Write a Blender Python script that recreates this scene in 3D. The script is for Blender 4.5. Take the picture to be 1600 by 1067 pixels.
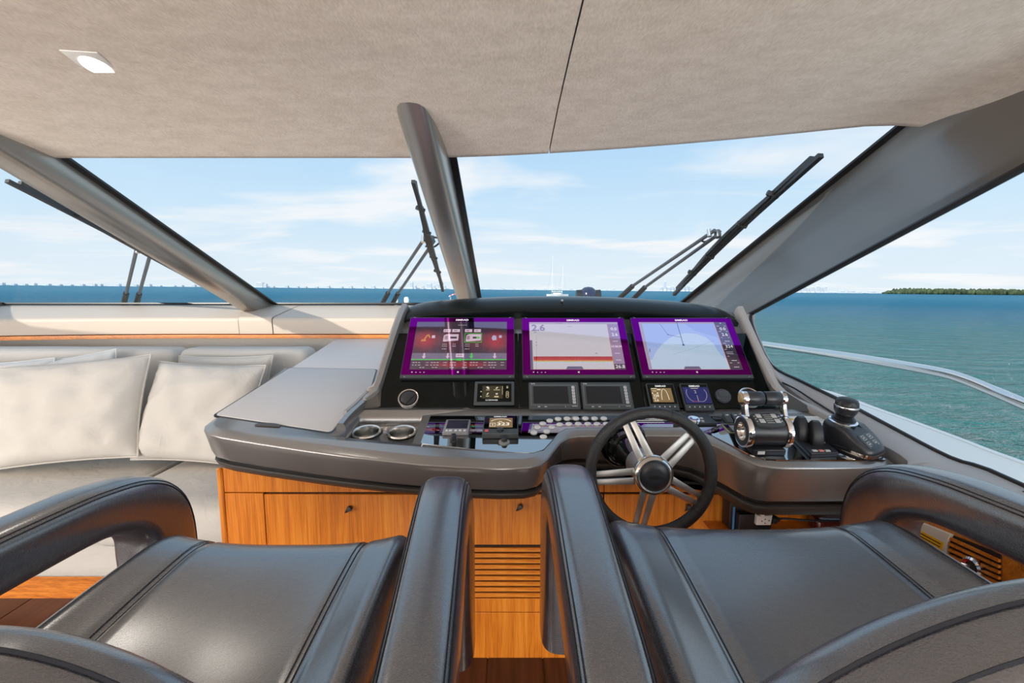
import bpy, bmesh, math, random
from mathutils import Vector, Matrix, noise
R = math.radians
random.seed(7)
for o in list(bpy.data.objects): bpy.data.objects.remove(o)
scene = bpy.context.scene
C = scene.collection
H = 1.5                                   # eye height above the cabin floor; geometry below is written relative to the eye
FPX = 711.0                               # focal length in pixels of the 1600 x 1067 frame
PITCH = R(6.54)

# ---------------------------------------------------------------- camera
cam = bpy.data.cameras.new('camera'); cam.sensor_width = 36; cam.lens = 36*FPX/1600
cam.clip_start = 0.02; cam.clip_end = 20000
co = bpy.data.objects.new('camera', cam); C.objects.link(co)
co.location = (0, 0, H); co.rotation_euler = (math.pi/2-PITCH, 0, 0)
scene.camera = co
scene.view_settings.view_transform = 'Standard'; scene.view_settings.look = 'None'
scene.view_settings.gamma = 1; scene.view_settings.use_curve_mapping = False
scene.view_settings.exposure = 0.0

# ---------------------------------------------------------------- world: hazy blue sky with thin clouds
w = bpy.data.worlds.new('sky'); scene.world = w; w.use_nodes = True
nt = w.node_tree; N = nt.nodes; L = nt.links; N.clear()
def nd(t, **k):
    n = N.new(t)
    for a, b in k.items(): setattr(n, a, b)
    return n
tc = nd('ShaderNodeTexCoord'); sx = nd('ShaderNodeSeparateXYZ'); L.new(tc.outputs['Generated'], sx.inputs[0])
rp = nd('ShaderNodeValToRGB'); L.new(sx.outputs['Z'], rp.inputs[0])
el = rp.color_ramp.elements
el[0].position = 0.0; el[0].color = (0.80, 0.90, 0.97, 1)
el[1].position = 1.0; el[1].color = (0.50, 0.70, 0.97, 1)
for p_, c_ in ((0.06, (0.76, 0.88, 0.98, 1)), (0.14, (0.64, 0.83, 0.99, 1)), (0.27, (0.50, 0.74, 0.98, 1)), (0.5, (0.50, 0.72, 0.97, 1))):
    e = el.new(p_); e.color = c_
ad = nd('ShaderNodeMath', operation='ADD'); L.new(sx.outputs['Z'], ad.inputs[0]); ad.inputs[1].default_value = 0.10
mx = nd('ShaderNodeMath', operation='MAXIMUM'); L.new(ad.outputs[0], mx.inputs[0]); mx.inputs[1].default_value = 0.03
dv = nd('ShaderNodeVectorMath', operation='DIVIDE'); L.new(tc.outputs['Generated'], dv.inputs[0]); L.new(mx.outputs[0], dv.inputs[1])
mp = nd('ShaderNodeMapping'); L.new(dv.outputs[0], mp.inputs[0]); mp.inputs['Scale'].default_value = (0.42, 0.62, 0.0); mp.inputs['Location'].default_value = (3.1, 1.45, 0)
nz = nd('ShaderNodeTexNoise'); L.new(mp.outputs[0], nz.inputs[0]); nz.inputs['Scale'].default_value = 1.25; nz.inputs['Detail'].default_value = 9; nz.inputs['Roughness'].default_value = 0.52; nz.inputs['Distortion'].default_value = 0.5
cr = nd('ShaderNodeValToRGB'); L.new(nz.outputs[0], cr.inputs[0]); cr.color_ramp.elements[0].position = 0.50; cr.color_ramp.elements[1].position = 0.64
cm = nd('ShaderNodeMath', operation='MULTIPLY'); L.new(cr.outputs[0], cm.inputs[0]); cm.inputs[1].default_value = 0.85
mc = nd('ShaderNodeMixRGB'); L.new(cm.outputs[0], mc.inputs[0]); L.new(rp.outputs[0], mc.inputs[1]); mc.inputs[2].default_value = (0.97, 0.98, 1.0, 1)
bg = nd('ShaderNodeBackground'); L.new(mc.outputs[0], bg.inputs[0]); bg.inputs[1].default_value = 1.0
wo = nd('ShaderNodeOutputWorld'); L.new(bg.outputs[0], wo.inputs[0])

# ---------------------------------------------------------------- sun (aft, port side) and added fill lights out of view
sl = bpy.data.lights.new('sun', 'SUN'); sl.energy = 4.0; sl.angle = R(0.6); sl.color = (1.0, 0.93, 0.82)
so = bpy.data.objects.new('sun', sl); C.objects.link(so)
so.rotation_euler = Vector((1.0, 1.30, -1.02)).to_track_quat('-Z', 'Y').to_euler(); so.location = (-6, -8, 9)
def area(name, loc, target, sxy, power, col):
    a = bpy.data.lights.new(name, 'AREA'); a.shape = 'RECTANGLE'; a.size, a.size_y = sxy; a.energy = power; a.color = col
    o = bpy.data.objects.new(name, a); C.objects.link(o); o.location = loc
    o.rotation_euler = (Vector(target)-Vector(loc)).to_track_quat('-Z', 'Y').to_euler()
    return o
area('aft_fill', (-0.9, -3.9, 1.15), (-0.9, 2.0, 1.5), (4.2, 1.9), 165, (1.0, 0.95, 0.90))  # added fill behind the camera, brightens the whole cabin
area('port_ceiling_fill', (-3.9, -0.4, 1.25), (-0.9, 0.9, 2.15), (3.0, 1.0), 105, (1.0, 0.95, 0.90))  # added fill aimed up at the headliner; the port wall has no window
area('starboard_fill', (1.75, -1.2, 1.3), (-0.5, 0.6, 1.6), (2.2, 0.9), 30, (1.0, 0.98, 0.95))  # added fill from starboard, out of view

# ================================================================ helpers
def D(px, py):
    u = (px-800)/FPX; v = (533.5-py)/FPX
    return Vector((u, math.cos(PITCH)+math.sin(PITCH)*v, -math.sin(PITCH)+math.cos(PITCH)*v))
def PY(px, py, y): d = D(px, py); return d*(y/d.y)
def PX(px, py, x): d = D(px, py); return d*(x/d.x)
def PZ(px, py, z): d = D(px, py); return d*(z/d.z)
class Frame:
    """a plane with its own axes: a along ea, b along eb, h along the normal"""
    def __init__(s, o, ea, eb):
        s.o = Vector(o); s.a = Vector(ea).normalized(); s.b = Vector(eb).normalized(); s.n = s.a.cross(s.b).normalized()
    def W(s, a, b, h=0): return s.o+s.a*a+s.b*b+s.n*h
    def P(s, px, py, h=0):
        d = D(px, py); oo = s.o+s.n*h; q = d*(oo.dot(s.n)/d.dot(s.n))-s.o
        return q.dot(s.a), q.dot(s.b)
    def at(s, a, b, h=0): return Frame(s.W(a, b, h), s.a, s.b)
    def rot(s, ang):
        c, k = math.cos(ang), math.sin(ang)
        return Frame(s.o, s.a*c+s.b*k, s.b*c-s.a*k)
    def M(s):
        m = Matrix((s.a, s.b, s.n)).transposed().to_4x4(); m.translation = s.o; return m
WF = Frame((0, 0, 0), (1, 0, 0), (0, 1, 0))

def link(o, parent=None, label=None, cat=None, group=None, kind=None):
    C.objects.link(o)
    if parent is not None:
        o.parent = parent
        if parent.type == 'EMPTY': o.matrix_parent_inverse = Matrix.Translation(-parent.location)
    if label: o['label'] = label
    if cat: o['category'] = cat
    if group: o['group'] = group
    if kind: o['kind'] = kind
    return o
def thing(name, label, cat, loc=(0, 0, 0), group=None, kind=None):
    o = bpy.data.objects.new(name, None); o.location = loc; o.empty_display_size = 0.05
    return link(o, None, label, cat, group, kind)
def fin(name, bm, m, parent=None, smooth=40, sub=0, **k):
    bmesh.ops.recalc_face_normals(bm, faces=bm.faces)
    for f in bm.faces: f.smooth = smooth > 0
    if smooth > 0:
        for e in bm.edges:
            if len(e.link_faces) == 2 and e.calc_face_angle(0) > R(smooth): e.smooth = False
    me = bpy.data.meshes.new(name); bm.to_mesh(me); bm.free()
    me.materials.append(m)
    o = bpy.data.objects.new(name, me)
    if sub:
        md = o.modifiers.new('subdivision', 'SUBSURF'); md.levels = sub; md.render_levels = sub
    return link(o, parent, **k)
def bm_of(verts, faces):
    bm = bmesh.new(); vs = [bm.verts.new(v) for v in verts]
    for f in faces:
        try: bm.faces.new([vs[i] for i in f])
        except ValueError: pass
    return bm
def bevel(bm, w, seg=2, ang=30):
    bm.normal_update()
    es = [e for e in bm.edges if len(e.link_faces) == 2 and e.calc_face_angle(0) > R(ang)]
    bmesh.ops.bevel(bm, geom=es, offset=w, segments=seg, profile=0.5, affect='EDGES', clamp_overlap=True)
def mesh(name, verts, faces, m, parent=None, bev=0, seg=2, **k):
    bm = bm_of(verts, faces)
    if bev: bmesh.ops.recalc_face_normals(bm, faces=bm.faces); bevel(bm, bev, seg)
    return fin(name, bm, m, parent, **k)
BOXF = [(0, 1, 2, 3), (7, 6, 5, 4), (0, 4, 5, 1), (1, 5, 6, 2), (2, 6, 7, 3), (3, 7, 4, 0)]
def fbox(name, fr, a0, a1, b0, b1, h0, h1, m, parent=None, bev=0, seg=2, taper=0, **k):
    t = taper
    vs = [fr.W(a, b, h0) for a, b in ((a0, b0), (a1, b0), (a1, b1), (a0, b1))]+[fr.W(a, b, h1) for a, b in ((a0+t, b0+t), (a1-t, b0+t), (a1-t, b1-t), (a0+t, b1-t))]
    return mesh(name, vs, BOXF, m, parent, bev, seg, **k)
def fpoly(name, fr, pts, h0, h1, m, parent=None, bev=0, seg=2, inset=0, **k):
    n = len(pts)
    vs = [fr.W(a, b, h0) for a, b in pts]+[fr.W(a, b, h1) for a, b in pts]
    fs = [tuple(range(n))[::-1], tuple(range(n, 2*n))]+[(i, (i+1) % n, n+(i+1) % n, n+i) for i in range(n)]
    return mesh(name, vs, fs, m, parent, bev, seg, **k)
def roundpoly(pts, r, n=5):
    out = []; k = len(pts)
    for i in range(k):
        p = Vector(pts[i]); a = Vector(pts[i-1])-p; b = Vector(pts[(i+1) % k])-p
        rr = min(r, a.length*0.45, b.length*0.45); s = p+a.normalized()*rr; e = p+b.normalized()*rr
        for j in range(n+1):
            t = j/n; out.append(tuple(s*(1-t)**2+p*2*t*(1-t)+e*t*t))
    return out
def rrect(a0, a1, b0, b1, r, n=4): return roundpoly([(a0, b0), (a1, b0), (a1, b1), (a0, b1)], r, n)
def lathe(name, fr, prof, m, parent=None, seg=28, smooth=40, ring=False, cap=True, sa=1, sb=1, **k):
    """profile of (radius, height) turned about the frame's normal"""
    vs = []; fs = []; n = len(prof)
    for i in range(seg):
        t = 2*math.pi*i/seg; c, s = math.cos(t), math.sin(t)
        for r, h in prof: vs.append(fr.W(r*c*sa, r*s*sb, h))
    for i in range(seg):
        j = (i+1) % seg
        for q in range(n-1): fs.append((i*n+q, j*n+q, j*n+q+1, i*n+q+1))
    if ring:
        for i in range(seg): fs.append((i*n+n-1, ((i+1) % seg)*n+n-1, ((i+1) % seg)*n, i*n))
    if prof[0][0] > 1e-6 and not ring and cap: fs.append(tuple(i*n for i in range(seg)))
    if prof[-1][0] > 1e-6 and not ring: fs.append(tuple(i*n+n-1 for i in range(seg)))
    bm = bm_of(vs, fs); bmesh.ops.remove_doubles(bm, verts=bm.verts, dist=1e-6)
    return fin(name, bm, m, parent, smooth, **k)
def loft(name, rings, m, parent=None, closed=True, cap=True, smooth=40, sub=0, **k):
    n = len(rings[0]); vs = [v for r in rings for v in r]; fs = []
    for i in range(len(rings)-1):
        for j in range(n if closed else n-1):
            q = (j+1) % n; fs.append((i*n+j, i*n+q, (i+1)*n+q, (i+1)*n+j))
    if cap and closed: fs += [tuple(range(n))[::-1], tuple(range((len(rings)-1)*n, len(rings)*n))]
    return fin(name, bm_of(vs, fs), m, parent, smooth, sub, **k)
def catmull(pts, n=6):
    pts = [Vector(p) for p in pts]; q = [pts[0]*2-pts[1]]+pts+[pts[-1]*2-pts[-2]]; out = []
    for i in range(1, len(q)-2):
        a, b, c, d = q[i-1:i+3]
        for j in range(n):
            t = j/n; out.append(0.5*((2*b)+(c-a)*t+(2*a-5*b+4*c-d)*t*t+(3*b-a-3*c+d)*t**3))
    out.append(pts[-1]); return out
def sweep(name, path, prof, m, parent=None, up=(0, 0, 1), closed=False, scale=None, **k):
    """prof: list of (side, up) offsets carried along path"""
    path = [Vector(p) for p in path]; up = Vector(up); rings = []; n = len(path)
    for i, p in enumerate(path):
        if closed: t = path[(i+1) % n]-path[i-1]
        else: t = path[min(i+1, n-1)]-path[max(i-1, 0)]
        t.normalize(); s = t.cross(up).normalized(); u = s.cross(t).normalized(); sc = scale[i] if scale else 1
        rings.append([p+s*a*sc+u*b*sc for a, b in prof])
    if closed: rings.append(rings[0])
    bm = None
    if closed:
        n2 = len(prof); vs = [v for r in rings[:-1] for v in r]; fs = []; kk = len(rings)-1
        for i in range(kk):
            for j in range(n2):
                q = (j+1) % n2; i2 = (i+1) % kk; fs.append((i*n2+j, i*n2+q, i2*n2+q, i2*n2+j))
        return fin(name, bm_of(vs, fs), m, parent, **k)
    return loft(name, rings, m, parent, **k)
def circ(r, n=10): return [(r*math.cos(2*math.pi*i/n), r*math.sin(2*math.pi*i/n)) for i in range(n)]
def tube(name, path, r, m, parent=None, seg=8, up=(0.13, 0.21, 1), closed=False, **k): return sweep(name, path, circ(r, seg), m, parent, up, closed, **k)
def superell(a, b, n=24, e=4.0):
    out = []
    for i in range(n):
        t = 2*math.pi*i/n; c, s = math.cos(t), math.sin(t)
        out.append((a*math.copysign(abs(c)**(2/e), c), b*math.copysign(abs(s)**(2/e), s)))
    return out
_tx = {}
def text(name, s, fr, a, b, h, size, m, parent=None, align='CENTER', sxy=1.0, bold=0.0, **k):
    key = (s, align, bold)
    if key not in _tx:
        cu = bpy.data.curves.new('lettering', 'FONT'); cu.body = s; cu.align_x = align; cu.align_y = 'CENTER'; cu.offset = bold; cu.resolution_u = 3
        to = bpy.data.objects.new('lettering', cu); C.objects.link(to); bpy.context.view_layer.update()
        _tx[key] = bpy.data.meshes.new_from_object(to.evaluated_get(bpy.context.evaluated_depsgraph_get()))
        bpy.data.objects.remove(to)
    me = _tx[key].copy(); me.materials.clear(); me.materials.append(m)
    me.transform(fr.at(a, b, h).M() @ Matrix.Diagonal((size*sxy, size, size, 1)))
    o = bpy.data.objects.new(name, me); return link(o, parent, **k)
def quads(name, fr, rects, h, m, parent=None, **k):
    """flat print: several rectangles (a0,a1,b0,b1) or point lists in one mesh"""
    vs = []; fs = []
    for r in rects:
        pts = [(r[0], r[2]), (r[1], r[2]), (r[1], r[3]), (r[0], r[3])] if not isinstance(r[0], (tuple, list)) else r
        i = len(vs); vs += [fr.W(a, b, h) for a, b in pts]; fs.append(tuple(range(i, i+len(pts))))
    return mesh(name, vs, fs, m, parent, smooth=0, **k)
def copyat(o, delta, parent=None):
    c = o.copy(); c.location = Vector(o.location)+Vector(delta); C.objects.link(c)
    if parent: c.parent = parent
    return c

# ================================================================ materials
def mat(name, col, rough=0.5, metal=0, spec=0.5, coat=0, coat_r=0.05, coat_ior=1.5, nodes=None, emit=None, es=1, **k):
    m = bpy.data.materials.new(name); m.use_nodes = True
    b = m.node_tree.nodes['Principled BSDF']
    b.inputs['Base Color'].default_value = (*col, 1); b.inputs['Roughness'].default_value = rough; b.inputs['Metallic'].default_value = metal
    b.inputs['Specular IOR Level'].default_value = spec; b.inputs['Coat Weight'].default_value = coat; b.inputs['Coat Roughness'].default_value = coat_r; b.inputs['Coat IOR'].default_value = coat_ior
    if emit: b.inputs['Emission Color'].default_value = (*emit, 1); b.inputs['Emission Strength'].default_value = es
    if nodes: nodes(m.node_tree, b)
    return m
def tex(nt, kind='ShaderNodeTexNoise', scale=(1, 1, 1), rot=(0, 0, 0), coord='Object', **k):
    t = nt.nodes.new('ShaderNodeTexCoord'); mp = nt.nodes.new('ShaderNodeMapping'); n = nt.nodes.new(kind)
    nt.links.new(t.outputs[coord], mp.inputs[0]); nt.links.new(mp.outputs[0], n.inputs['Vector'])
    mp.inputs['Scale'].default_value = scale; mp.inputs['Rotation'].default_value = rot
    for a, b in k.items(): n.inputs[a].default_value = b
    return n
def ramp(nt, src, stops):
    r = nt.nodes.new('ShaderNodeValToRGB'); nt.links.new(src, r.inputs[0]); e = r.color_ramp.elements
    while len(e) < len(stops): e.new(0.5)
    for i, (p, c) in enumerate(stops): e[i].position = p; e[i].color = (*c, 1)
    return r
def bump(nt, b, src, strength=0.2, dist=0.002, prev=None):
    n = nt.nodes.new('ShaderNodeBump'); nt.links.new(src, n.inputs['Height']); n.inputs['Strength'].default_value = strength; n.inputs['Distance'].default_value = dist
    if prev: nt.links.new(prev.outputs[0], n.inputs['Normal'])
    nt.links.new(n.outputs[0], b.inputs['Normal']); return n
def n_suede(nt, b):
    a = tex(nt, scale=(7, 11, 9), Scale=1.6, Detail=8, Roughness=0.65); c = tex(nt, scale=(90, 30, 60), rot=(0, 0, 0.6), Scale=2.2, Detail=4)
    mx = nt.nodes.new('ShaderNodeMixRGB'); mx.inputs[0].default_value = 0.5; nt.links.new(a.outputs[0], mx.inputs[1]); nt.links.new(c.outputs[0], mx.inputs[2])
    r = ramp(nt, mx.outputs[0], [(0.38, (0.70, 0.62, 0.535)), (0.62, (0.88, 0.80, 0.71))]); nt.links.new(r.outputs[0], b.inputs['Base Color'])
    bump(nt, b, c.outputs[0], 0.12, 0.002)
def n_leather(nt, b):
    v = tex(nt, 'ShaderNodeTexVoronoi', Scale=420.0); n = tex(nt, Scale=900.0, Detail=3); n2 = tex(nt, Scale=14.0, Detail=3)
    p = bump(nt, b, v.outputs['Distance'], 0.55, 0.0018); p = bump(nt, b, n.outputs[0], 0.2, 0.0006, p); bump(nt, b, n2.outputs[0], 0.22, 0.012, p)
def n_fabric(nt, b):
    a = tex(nt, scale=(1, 1, 14), Scale=300.0, Detail=2); c = tex(nt, scale=(14, 1, 1), Scale=300.0, Detail=2); d = tex(nt, Scale=7.0, Detail=5, Distortion=1.2)
    p = bump(nt, b, a.outputs[0], 0.15, 0.001); p = bump(nt, b, c.outputs[0], 0.15, 0.001, p); bump(nt, b, d.outputs[0], 0.3, 0.022, p)
def n_wood(axis):
    def f(nt, b):
        s = (9, 9, 0.55) if axis == 'z' else (0.5, 9, 9)
        a = tex(nt, scale=s, Scale=4.0, Detail=7, Roughness=0.6, Distortion=0.9); c = tex(nt, scale=(s[0]*7, s[1]*7, s[2]*2.2), Scale=6.0, Detail=4)
        mx = nt.nodes.new('ShaderNodeMixRGB'); mx.inputs[0].default_value = 0.42; nt.links.new(a.outputs[0], mx.inputs[1]); nt.links.new(c.outputs[0], mx.inputs[2])
        r = ramp(nt, mx.outputs[0], [(0.30, (0.33, 0.08, 0.006)), (0.5, (0.68, 0.20, 0.014)), (0.70, (0.86, 0.34, 0.045))]); nt.links.new(r.outputs[0], b.inputs['Base Color'])
        bump(nt, b, c.outputs[0], 0.05, 0.001)
    return f
def n_floor(nt, b):
    a = tex(nt, scale=(9, 0.6, 9), Scale=4.0, Detail=6); r = ramp(nt, a.outputs[0], [(0.3, (0.025, 0.008, 0.005)), (0.7, (0.085, 0.03, 0.02))]); nt.links.new(r.outputs[0], b.inputs['Base Color'])
def n_fine(sc=60.0, st=0.05):
    def f(nt, b): n = tex(nt, Scale=sc, Detail=5); bump(nt, b, n.outputs[0], st, 0.002)
    return f
def n_brush(nt, b):
    n = tex(nt, scale=(1, 60, 60), Scale=20.0, Detail=3); bump(nt, b, n.outputs[0], 0.05, 0.0005)
M = {}
M['suede'] = mat('headliner_suede', (0.6, 0.54, 0.48), 0.95, spec=0.15, nodes=n_suede)
M['trim'] = mat('champagne_satin_pillar', (0.44, 0.415, 0.385), 0.30, metal=0.8, spec=0.5, nodes=n_fine(500, 0.06))
M['apillar'] = mat('grey_satin_pillar', (0.22, 0.21, 0.20), 0.33, metal=0.7, spec=0.5, nodes=n_fine(500, 0.06))
M['ledge'] = mat('beige_ledge', (0.50, 0.43, 0.365), 0.5, spec=0.35, nodes=n_fine(300, 0.05))
M['seal'] = mat('black_rubber_seal', (0.006, 0.006, 0.007), 0.35)
M['rubber'] = mat('black_rubber', (0.012, 0.013, 0.016), 0.45, nodes=n_fine(300, 0.05))
M['grey'] = mat('bronze_grey_paint', (0.33, 0.322, 0.318), 0.26, metal=0.65, spec=0.5, nodes=n_fine(900, 0.03))
M['greylow'] = mat('dark_bronze_paint', (0.07, 0.065, 0.06), 0.4, metal=0.2, nodes=n_fine(900, 0.03))
M['lid'] = mat('light_grey_leather', (0.60, 0.58, 0.575), 0.42, spec=0.5, nodes=n_fine(260, 0.08))
M['shelf'] = mat('grey_shelf_leather', (0.60, 0.58, 0.575), 0.45, spec=0.4, nodes=n_fine(260, 0.08))
M['sill'] = mat('grey_sill_leather', (0.36, 0.345, 0.345), 0.45, spec=0.4, nodes=n_fine(260, 0.07))
M['leather'] = mat('navy_black_leather', (0.020, 0.023, 0.036), 0.5, spec=0.6, coat=1.0, coat_r=0.24, coat_ior=2.6, nodes=n_leather)
M['stitch'] = mat('dark_thread', (0.012, 0.013, 0.02), 0.7)
M['cream'] = mat('cream_linen', (0.56, 0.535, 0.495), 0.85, spec=0.2, nodes=n_fabric)
M['white_cushion'] = mat('white_linen', (0.61, 0.615, 0.61), 0.85, spec=0.2, nodes=n_fabric)
M['wood'] = mat('cherry_wood', (0.55, 0.22, 0.05), 0.32, spec=0.5, coat=0.3, coat_r=0.15, nodes=n_wood('z'))
M['woodx'] = mat('cherry_wood_horizontal', (0.55, 0.22, 0.05), 0.32, spec=0.5, coat=0.3, coat_r=0.15, nodes=n_wood('x'))
M['darkgap'] = mat('dark_recess', (0.02, 0.01, 0.006), 0.8)
M['floor'] = mat('dark_wenge_floor', (0.05, 0.02, 0.013), 0.35, nodes=n_floor)
M['chrome'] = mat('polished_chrome', (0.85, 0.85, 0.86), 0.08, metal=1)
M['alu'] = mat('brushed_aluminium', (0.60, 0.58, 0.55), 0.42, metal=1, nodes=n_brush)
M['steel'] = mat('stainless_steel', (0.75, 0.73, 0.70), 0.18, metal=1)
M['black'] = mat('black_plastic', (0.010, 0.011, 0.014), 0.4)
M['satin'] = mat('satin_black_plastic', (0.022, 0.024, 0.03), 0.33, spec=0.6)
M['gloss'] = mat('gloss_black_panel', (0.001, 0.003, 0.003), 0.03, spec=0.3)
M['inlay'] = mat('gloss_black_inlay', (0.004, 0.006, 0.008), 0.02, spec=1.0, coat=1.0, coat_r=0.01)
M['bezel'] = mat('slate_bezel', (0.055, 0.065, 0.07), 0.4)
M['bezel2'] = mat('light_grey_bezel', (0.28, 0.28, 0.29), 0.4)
M['white'] = mat('white_gelcoat', (0.92, 0.91, 0.88), 0.25, spec=0.5)
M['wplastic'] = mat('white_plastic', (0.82, 0.81, 0.77), 0.4)
M['ivory'] = mat('ivory_panel', (0.70, 0.64, 0.55), 0.5)
M['yellow'] = mat('yellow_label', (0.90, 0.50, 0.008), 0.5)
M['ink'] = mat('black_ink', (0.01, 0.01, 0.01), 0.6)
M['whiteink'] = mat('white_ink', (0.85, 0.86, 0.85), 0.5)
M['red'] = mat('red_rubber', (0.75, 0.01, 0.02), 0.35)
M['blue'] = mat('blue_card', (0.03, 0.04, 0.42), 0.4)
M['lightblue'] = mat('light_blue_edge', (0.10, 0.30, 0.60), 0.5)
M['darkwrap'] = mat('dark_red_wrapper', (0.10, 0.012, 0.012), 0.2, spec=0.8, nodes=n_fine(90, 0.6))
M['btn'] = mat('grey_button', (0.55, 0.55, 0.55), 0.4)
M['lamp'] = mat('lamp_lens', (1, 1, 1), 0.5, emit=(1, 0.95, 0.86), es=6)
def glassmat(name, tint, base, graz):
    m = bpy.data.materials.new(name); m.use_nodes = True; nt = m.node_tree; nt.nodes.clear()
    o = nt.nodes.new('ShaderNodeOutputMaterial'); t = nt.nodes.new('ShaderNodeBsdfTransparent'); g = nt.nodes.new('ShaderNodeBsdfGlossy'); x = nt.nodes.new('ShaderNodeMixShader')
    lw = nt.nodes.new('ShaderNodeLayerWeight'); pw = nt.nodes.new('ShaderNodeMath'); pw.operation = 'POWER'; pw.inputs[1].default_value = 6
    ma = nt.nodes.new('ShaderNodeMath'); ma.operation = 'MULTIPLY_ADD'; ma.inputs[1].default_value = graz; ma.inputs[2].default_value = base
    nt.links.new(lw.outputs['Facing'], pw.inputs[0]); nt.links.new(pw.outputs[0], ma.inputs[0]); lw.inputs[0].default_value = 0.5
    t.inputs[0].default_value = (*tint, 1); g.inputs['Roughness'].default_value = 0.0
    nt.links.new(ma.outputs[0], x.inputs[0]); nt.links.new(t.outputs[0], x.inputs[1]); nt.links.new(g.outputs[0], x.inputs[2]); nt.links.new(x.outputs[0], o.inputs[0]); return m
M['glass'] = glassmat('window_glass', (0.99, 0.997, 0.997), 0.012, 0.10)
def coated(name, col=(0, 0, 0), es=1.0, refl=(0.30, 0.012, 0.42), fac=0.5, nodes=None):
    """lit screen (or black bezel) under an anti-glare coating whose mirror image is purple"""
    m = bpy.data.materials.new(name); m.use_nodes = True; nt = m.node_tree; nt.nodes.clear()
    o = nt.nodes.new('ShaderNodeOutputMaterial'); e = nt.nodes.new('ShaderNodeEmission'); g = nt.nodes.new('ShaderNodeBsdfGlossy'); a = nt.nodes.new('ShaderNodeAddShader')
    e.inputs[0].default_value = (*col, 1); e.inputs[1].default_value = es; g.inputs[0].default_value = (*refl, 1); g.inputs['Roughness'].default_value = 0.015
    nt.links.new(e.outputs[0], a.inputs[0]); nt.links.new(g.outputs[0], a.inputs[1]); nt.links.new(a.outputs[0], o.inputs[0])
    if nodes: nodes(nt, e)
    return m
SC_REFL = (0.24, 0.18, 0.26)
M['coat'] = coated('purple_coated_bezel', refl=(0.22, 0.004, 0.265))
M['inlay'] = coated('gloss_black_inlay', refl=(0.46, 0.46, 0.455))
_sm = {}
def scr(col, es=1.0):
    k = (tuple(round(c, 3) for c in col), es)
    if k not in _sm: _sm[k] = coated('screen_pixels', col, es, SC_REFL)
    return _sm[k]
def lcd(name, col, es=1.0): return mat(name, (0.01, 0.01, 0.01), 0.15, emit=col, es=es, spec=0.4)

# ================================================================ the sea and what lies on it
HEEL = R(0.52)
def out(v): v = Vector(v); return Vector((v.x, v.y, v.z-v.x*math.tan(HEEL)))
SEA = -4.0
def seamat():
    m = bpy.data.materials.new('sea_water'); m.use_nodes = True; nt = m.node_tree; nt.nodes.clear(); A = nt.nodes.new; K = nt.links.new
    o = A('ShaderNodeOutputMaterial'); df = A('ShaderNodeBsdfDiffuse'); gl = A('ShaderNodeBsdfGlossy'); mx = A('ShaderNodeMixShader'); gl.inputs['Roughness'].default_value = 0.08
    t = A('ShaderNodeTexCoord'); ln = A('ShaderNodeVectorMath'); ln.operation = 'LENGTH'; K(t.outputs['Object'], ln.inputs[0])
    def mrange(lo, hi, a, b):
        r = A('ShaderNodeMapRange'); K(ln.outputs['Value'], r.inputs[0])
        for i, v in ((1, lo), (2, hi), (3, a), (4, b)): r.inputs[i].default_value = v
        return r
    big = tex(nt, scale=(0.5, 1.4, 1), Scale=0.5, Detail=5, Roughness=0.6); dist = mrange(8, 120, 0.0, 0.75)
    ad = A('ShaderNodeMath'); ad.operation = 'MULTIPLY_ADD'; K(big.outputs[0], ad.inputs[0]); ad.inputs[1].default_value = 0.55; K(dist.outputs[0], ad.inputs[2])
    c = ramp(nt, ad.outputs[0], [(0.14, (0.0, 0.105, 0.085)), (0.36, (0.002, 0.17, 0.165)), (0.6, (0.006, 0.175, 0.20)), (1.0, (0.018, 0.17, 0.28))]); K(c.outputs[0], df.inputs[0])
    w1 = tex(nt, scale=(0.40, 1.3, 1), rot=(0, 0, -0.2), Scale=0.75, Detail=6, Roughness=0.62, Distortion=0.4); w2 = tex(nt, scale=(0.6, 1.6, 1), rot=(0, 0, 0.15), Scale=3.6, Detail=4)
    b1 = A('ShaderNodeBump'); b1.inputs['Distance'].default_value = 2.2; K(w1.outputs[0], b1.inputs['Height']); b2 = A('ShaderNodeBump'); b2.inputs['Distance'].default_value = 0.22; K(w2.outputs[0], b2.inputs['Height']); K(b1.outputs[0], b2.inputs['Normal'])
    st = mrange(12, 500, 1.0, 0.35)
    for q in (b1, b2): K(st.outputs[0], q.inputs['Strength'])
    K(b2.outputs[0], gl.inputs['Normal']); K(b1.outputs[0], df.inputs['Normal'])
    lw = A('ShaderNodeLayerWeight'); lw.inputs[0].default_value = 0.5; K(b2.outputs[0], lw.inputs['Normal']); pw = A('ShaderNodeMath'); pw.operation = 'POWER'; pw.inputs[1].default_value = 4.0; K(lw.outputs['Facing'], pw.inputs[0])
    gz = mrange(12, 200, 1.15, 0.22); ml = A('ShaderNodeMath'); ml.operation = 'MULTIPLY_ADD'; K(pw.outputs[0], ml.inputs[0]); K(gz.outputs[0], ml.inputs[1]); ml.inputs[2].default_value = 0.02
    K(ml.outputs[0], mx.inputs[0]); K(df.outputs[0], mx.inputs[1]); K(gl.outputs[0], mx.inputs[2]); K(mx.outputs[0], o.inputs[0]); return m
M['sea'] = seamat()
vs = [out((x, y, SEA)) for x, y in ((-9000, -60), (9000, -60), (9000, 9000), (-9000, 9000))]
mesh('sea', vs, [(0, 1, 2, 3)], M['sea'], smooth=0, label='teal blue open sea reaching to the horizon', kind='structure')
SH = 3800.0                               # distance of the far shore
def hz(px): return 452.6+(px-800)*math.tan(HEEL)     # row of the horizon in the photograph at a column
def haze(c, k=0.66): return tuple(a*(1-k)+b*k for a, b in zip(c, (0.78, 0.86, 0.93)))  # mixes the haze of distance into the far colours
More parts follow.
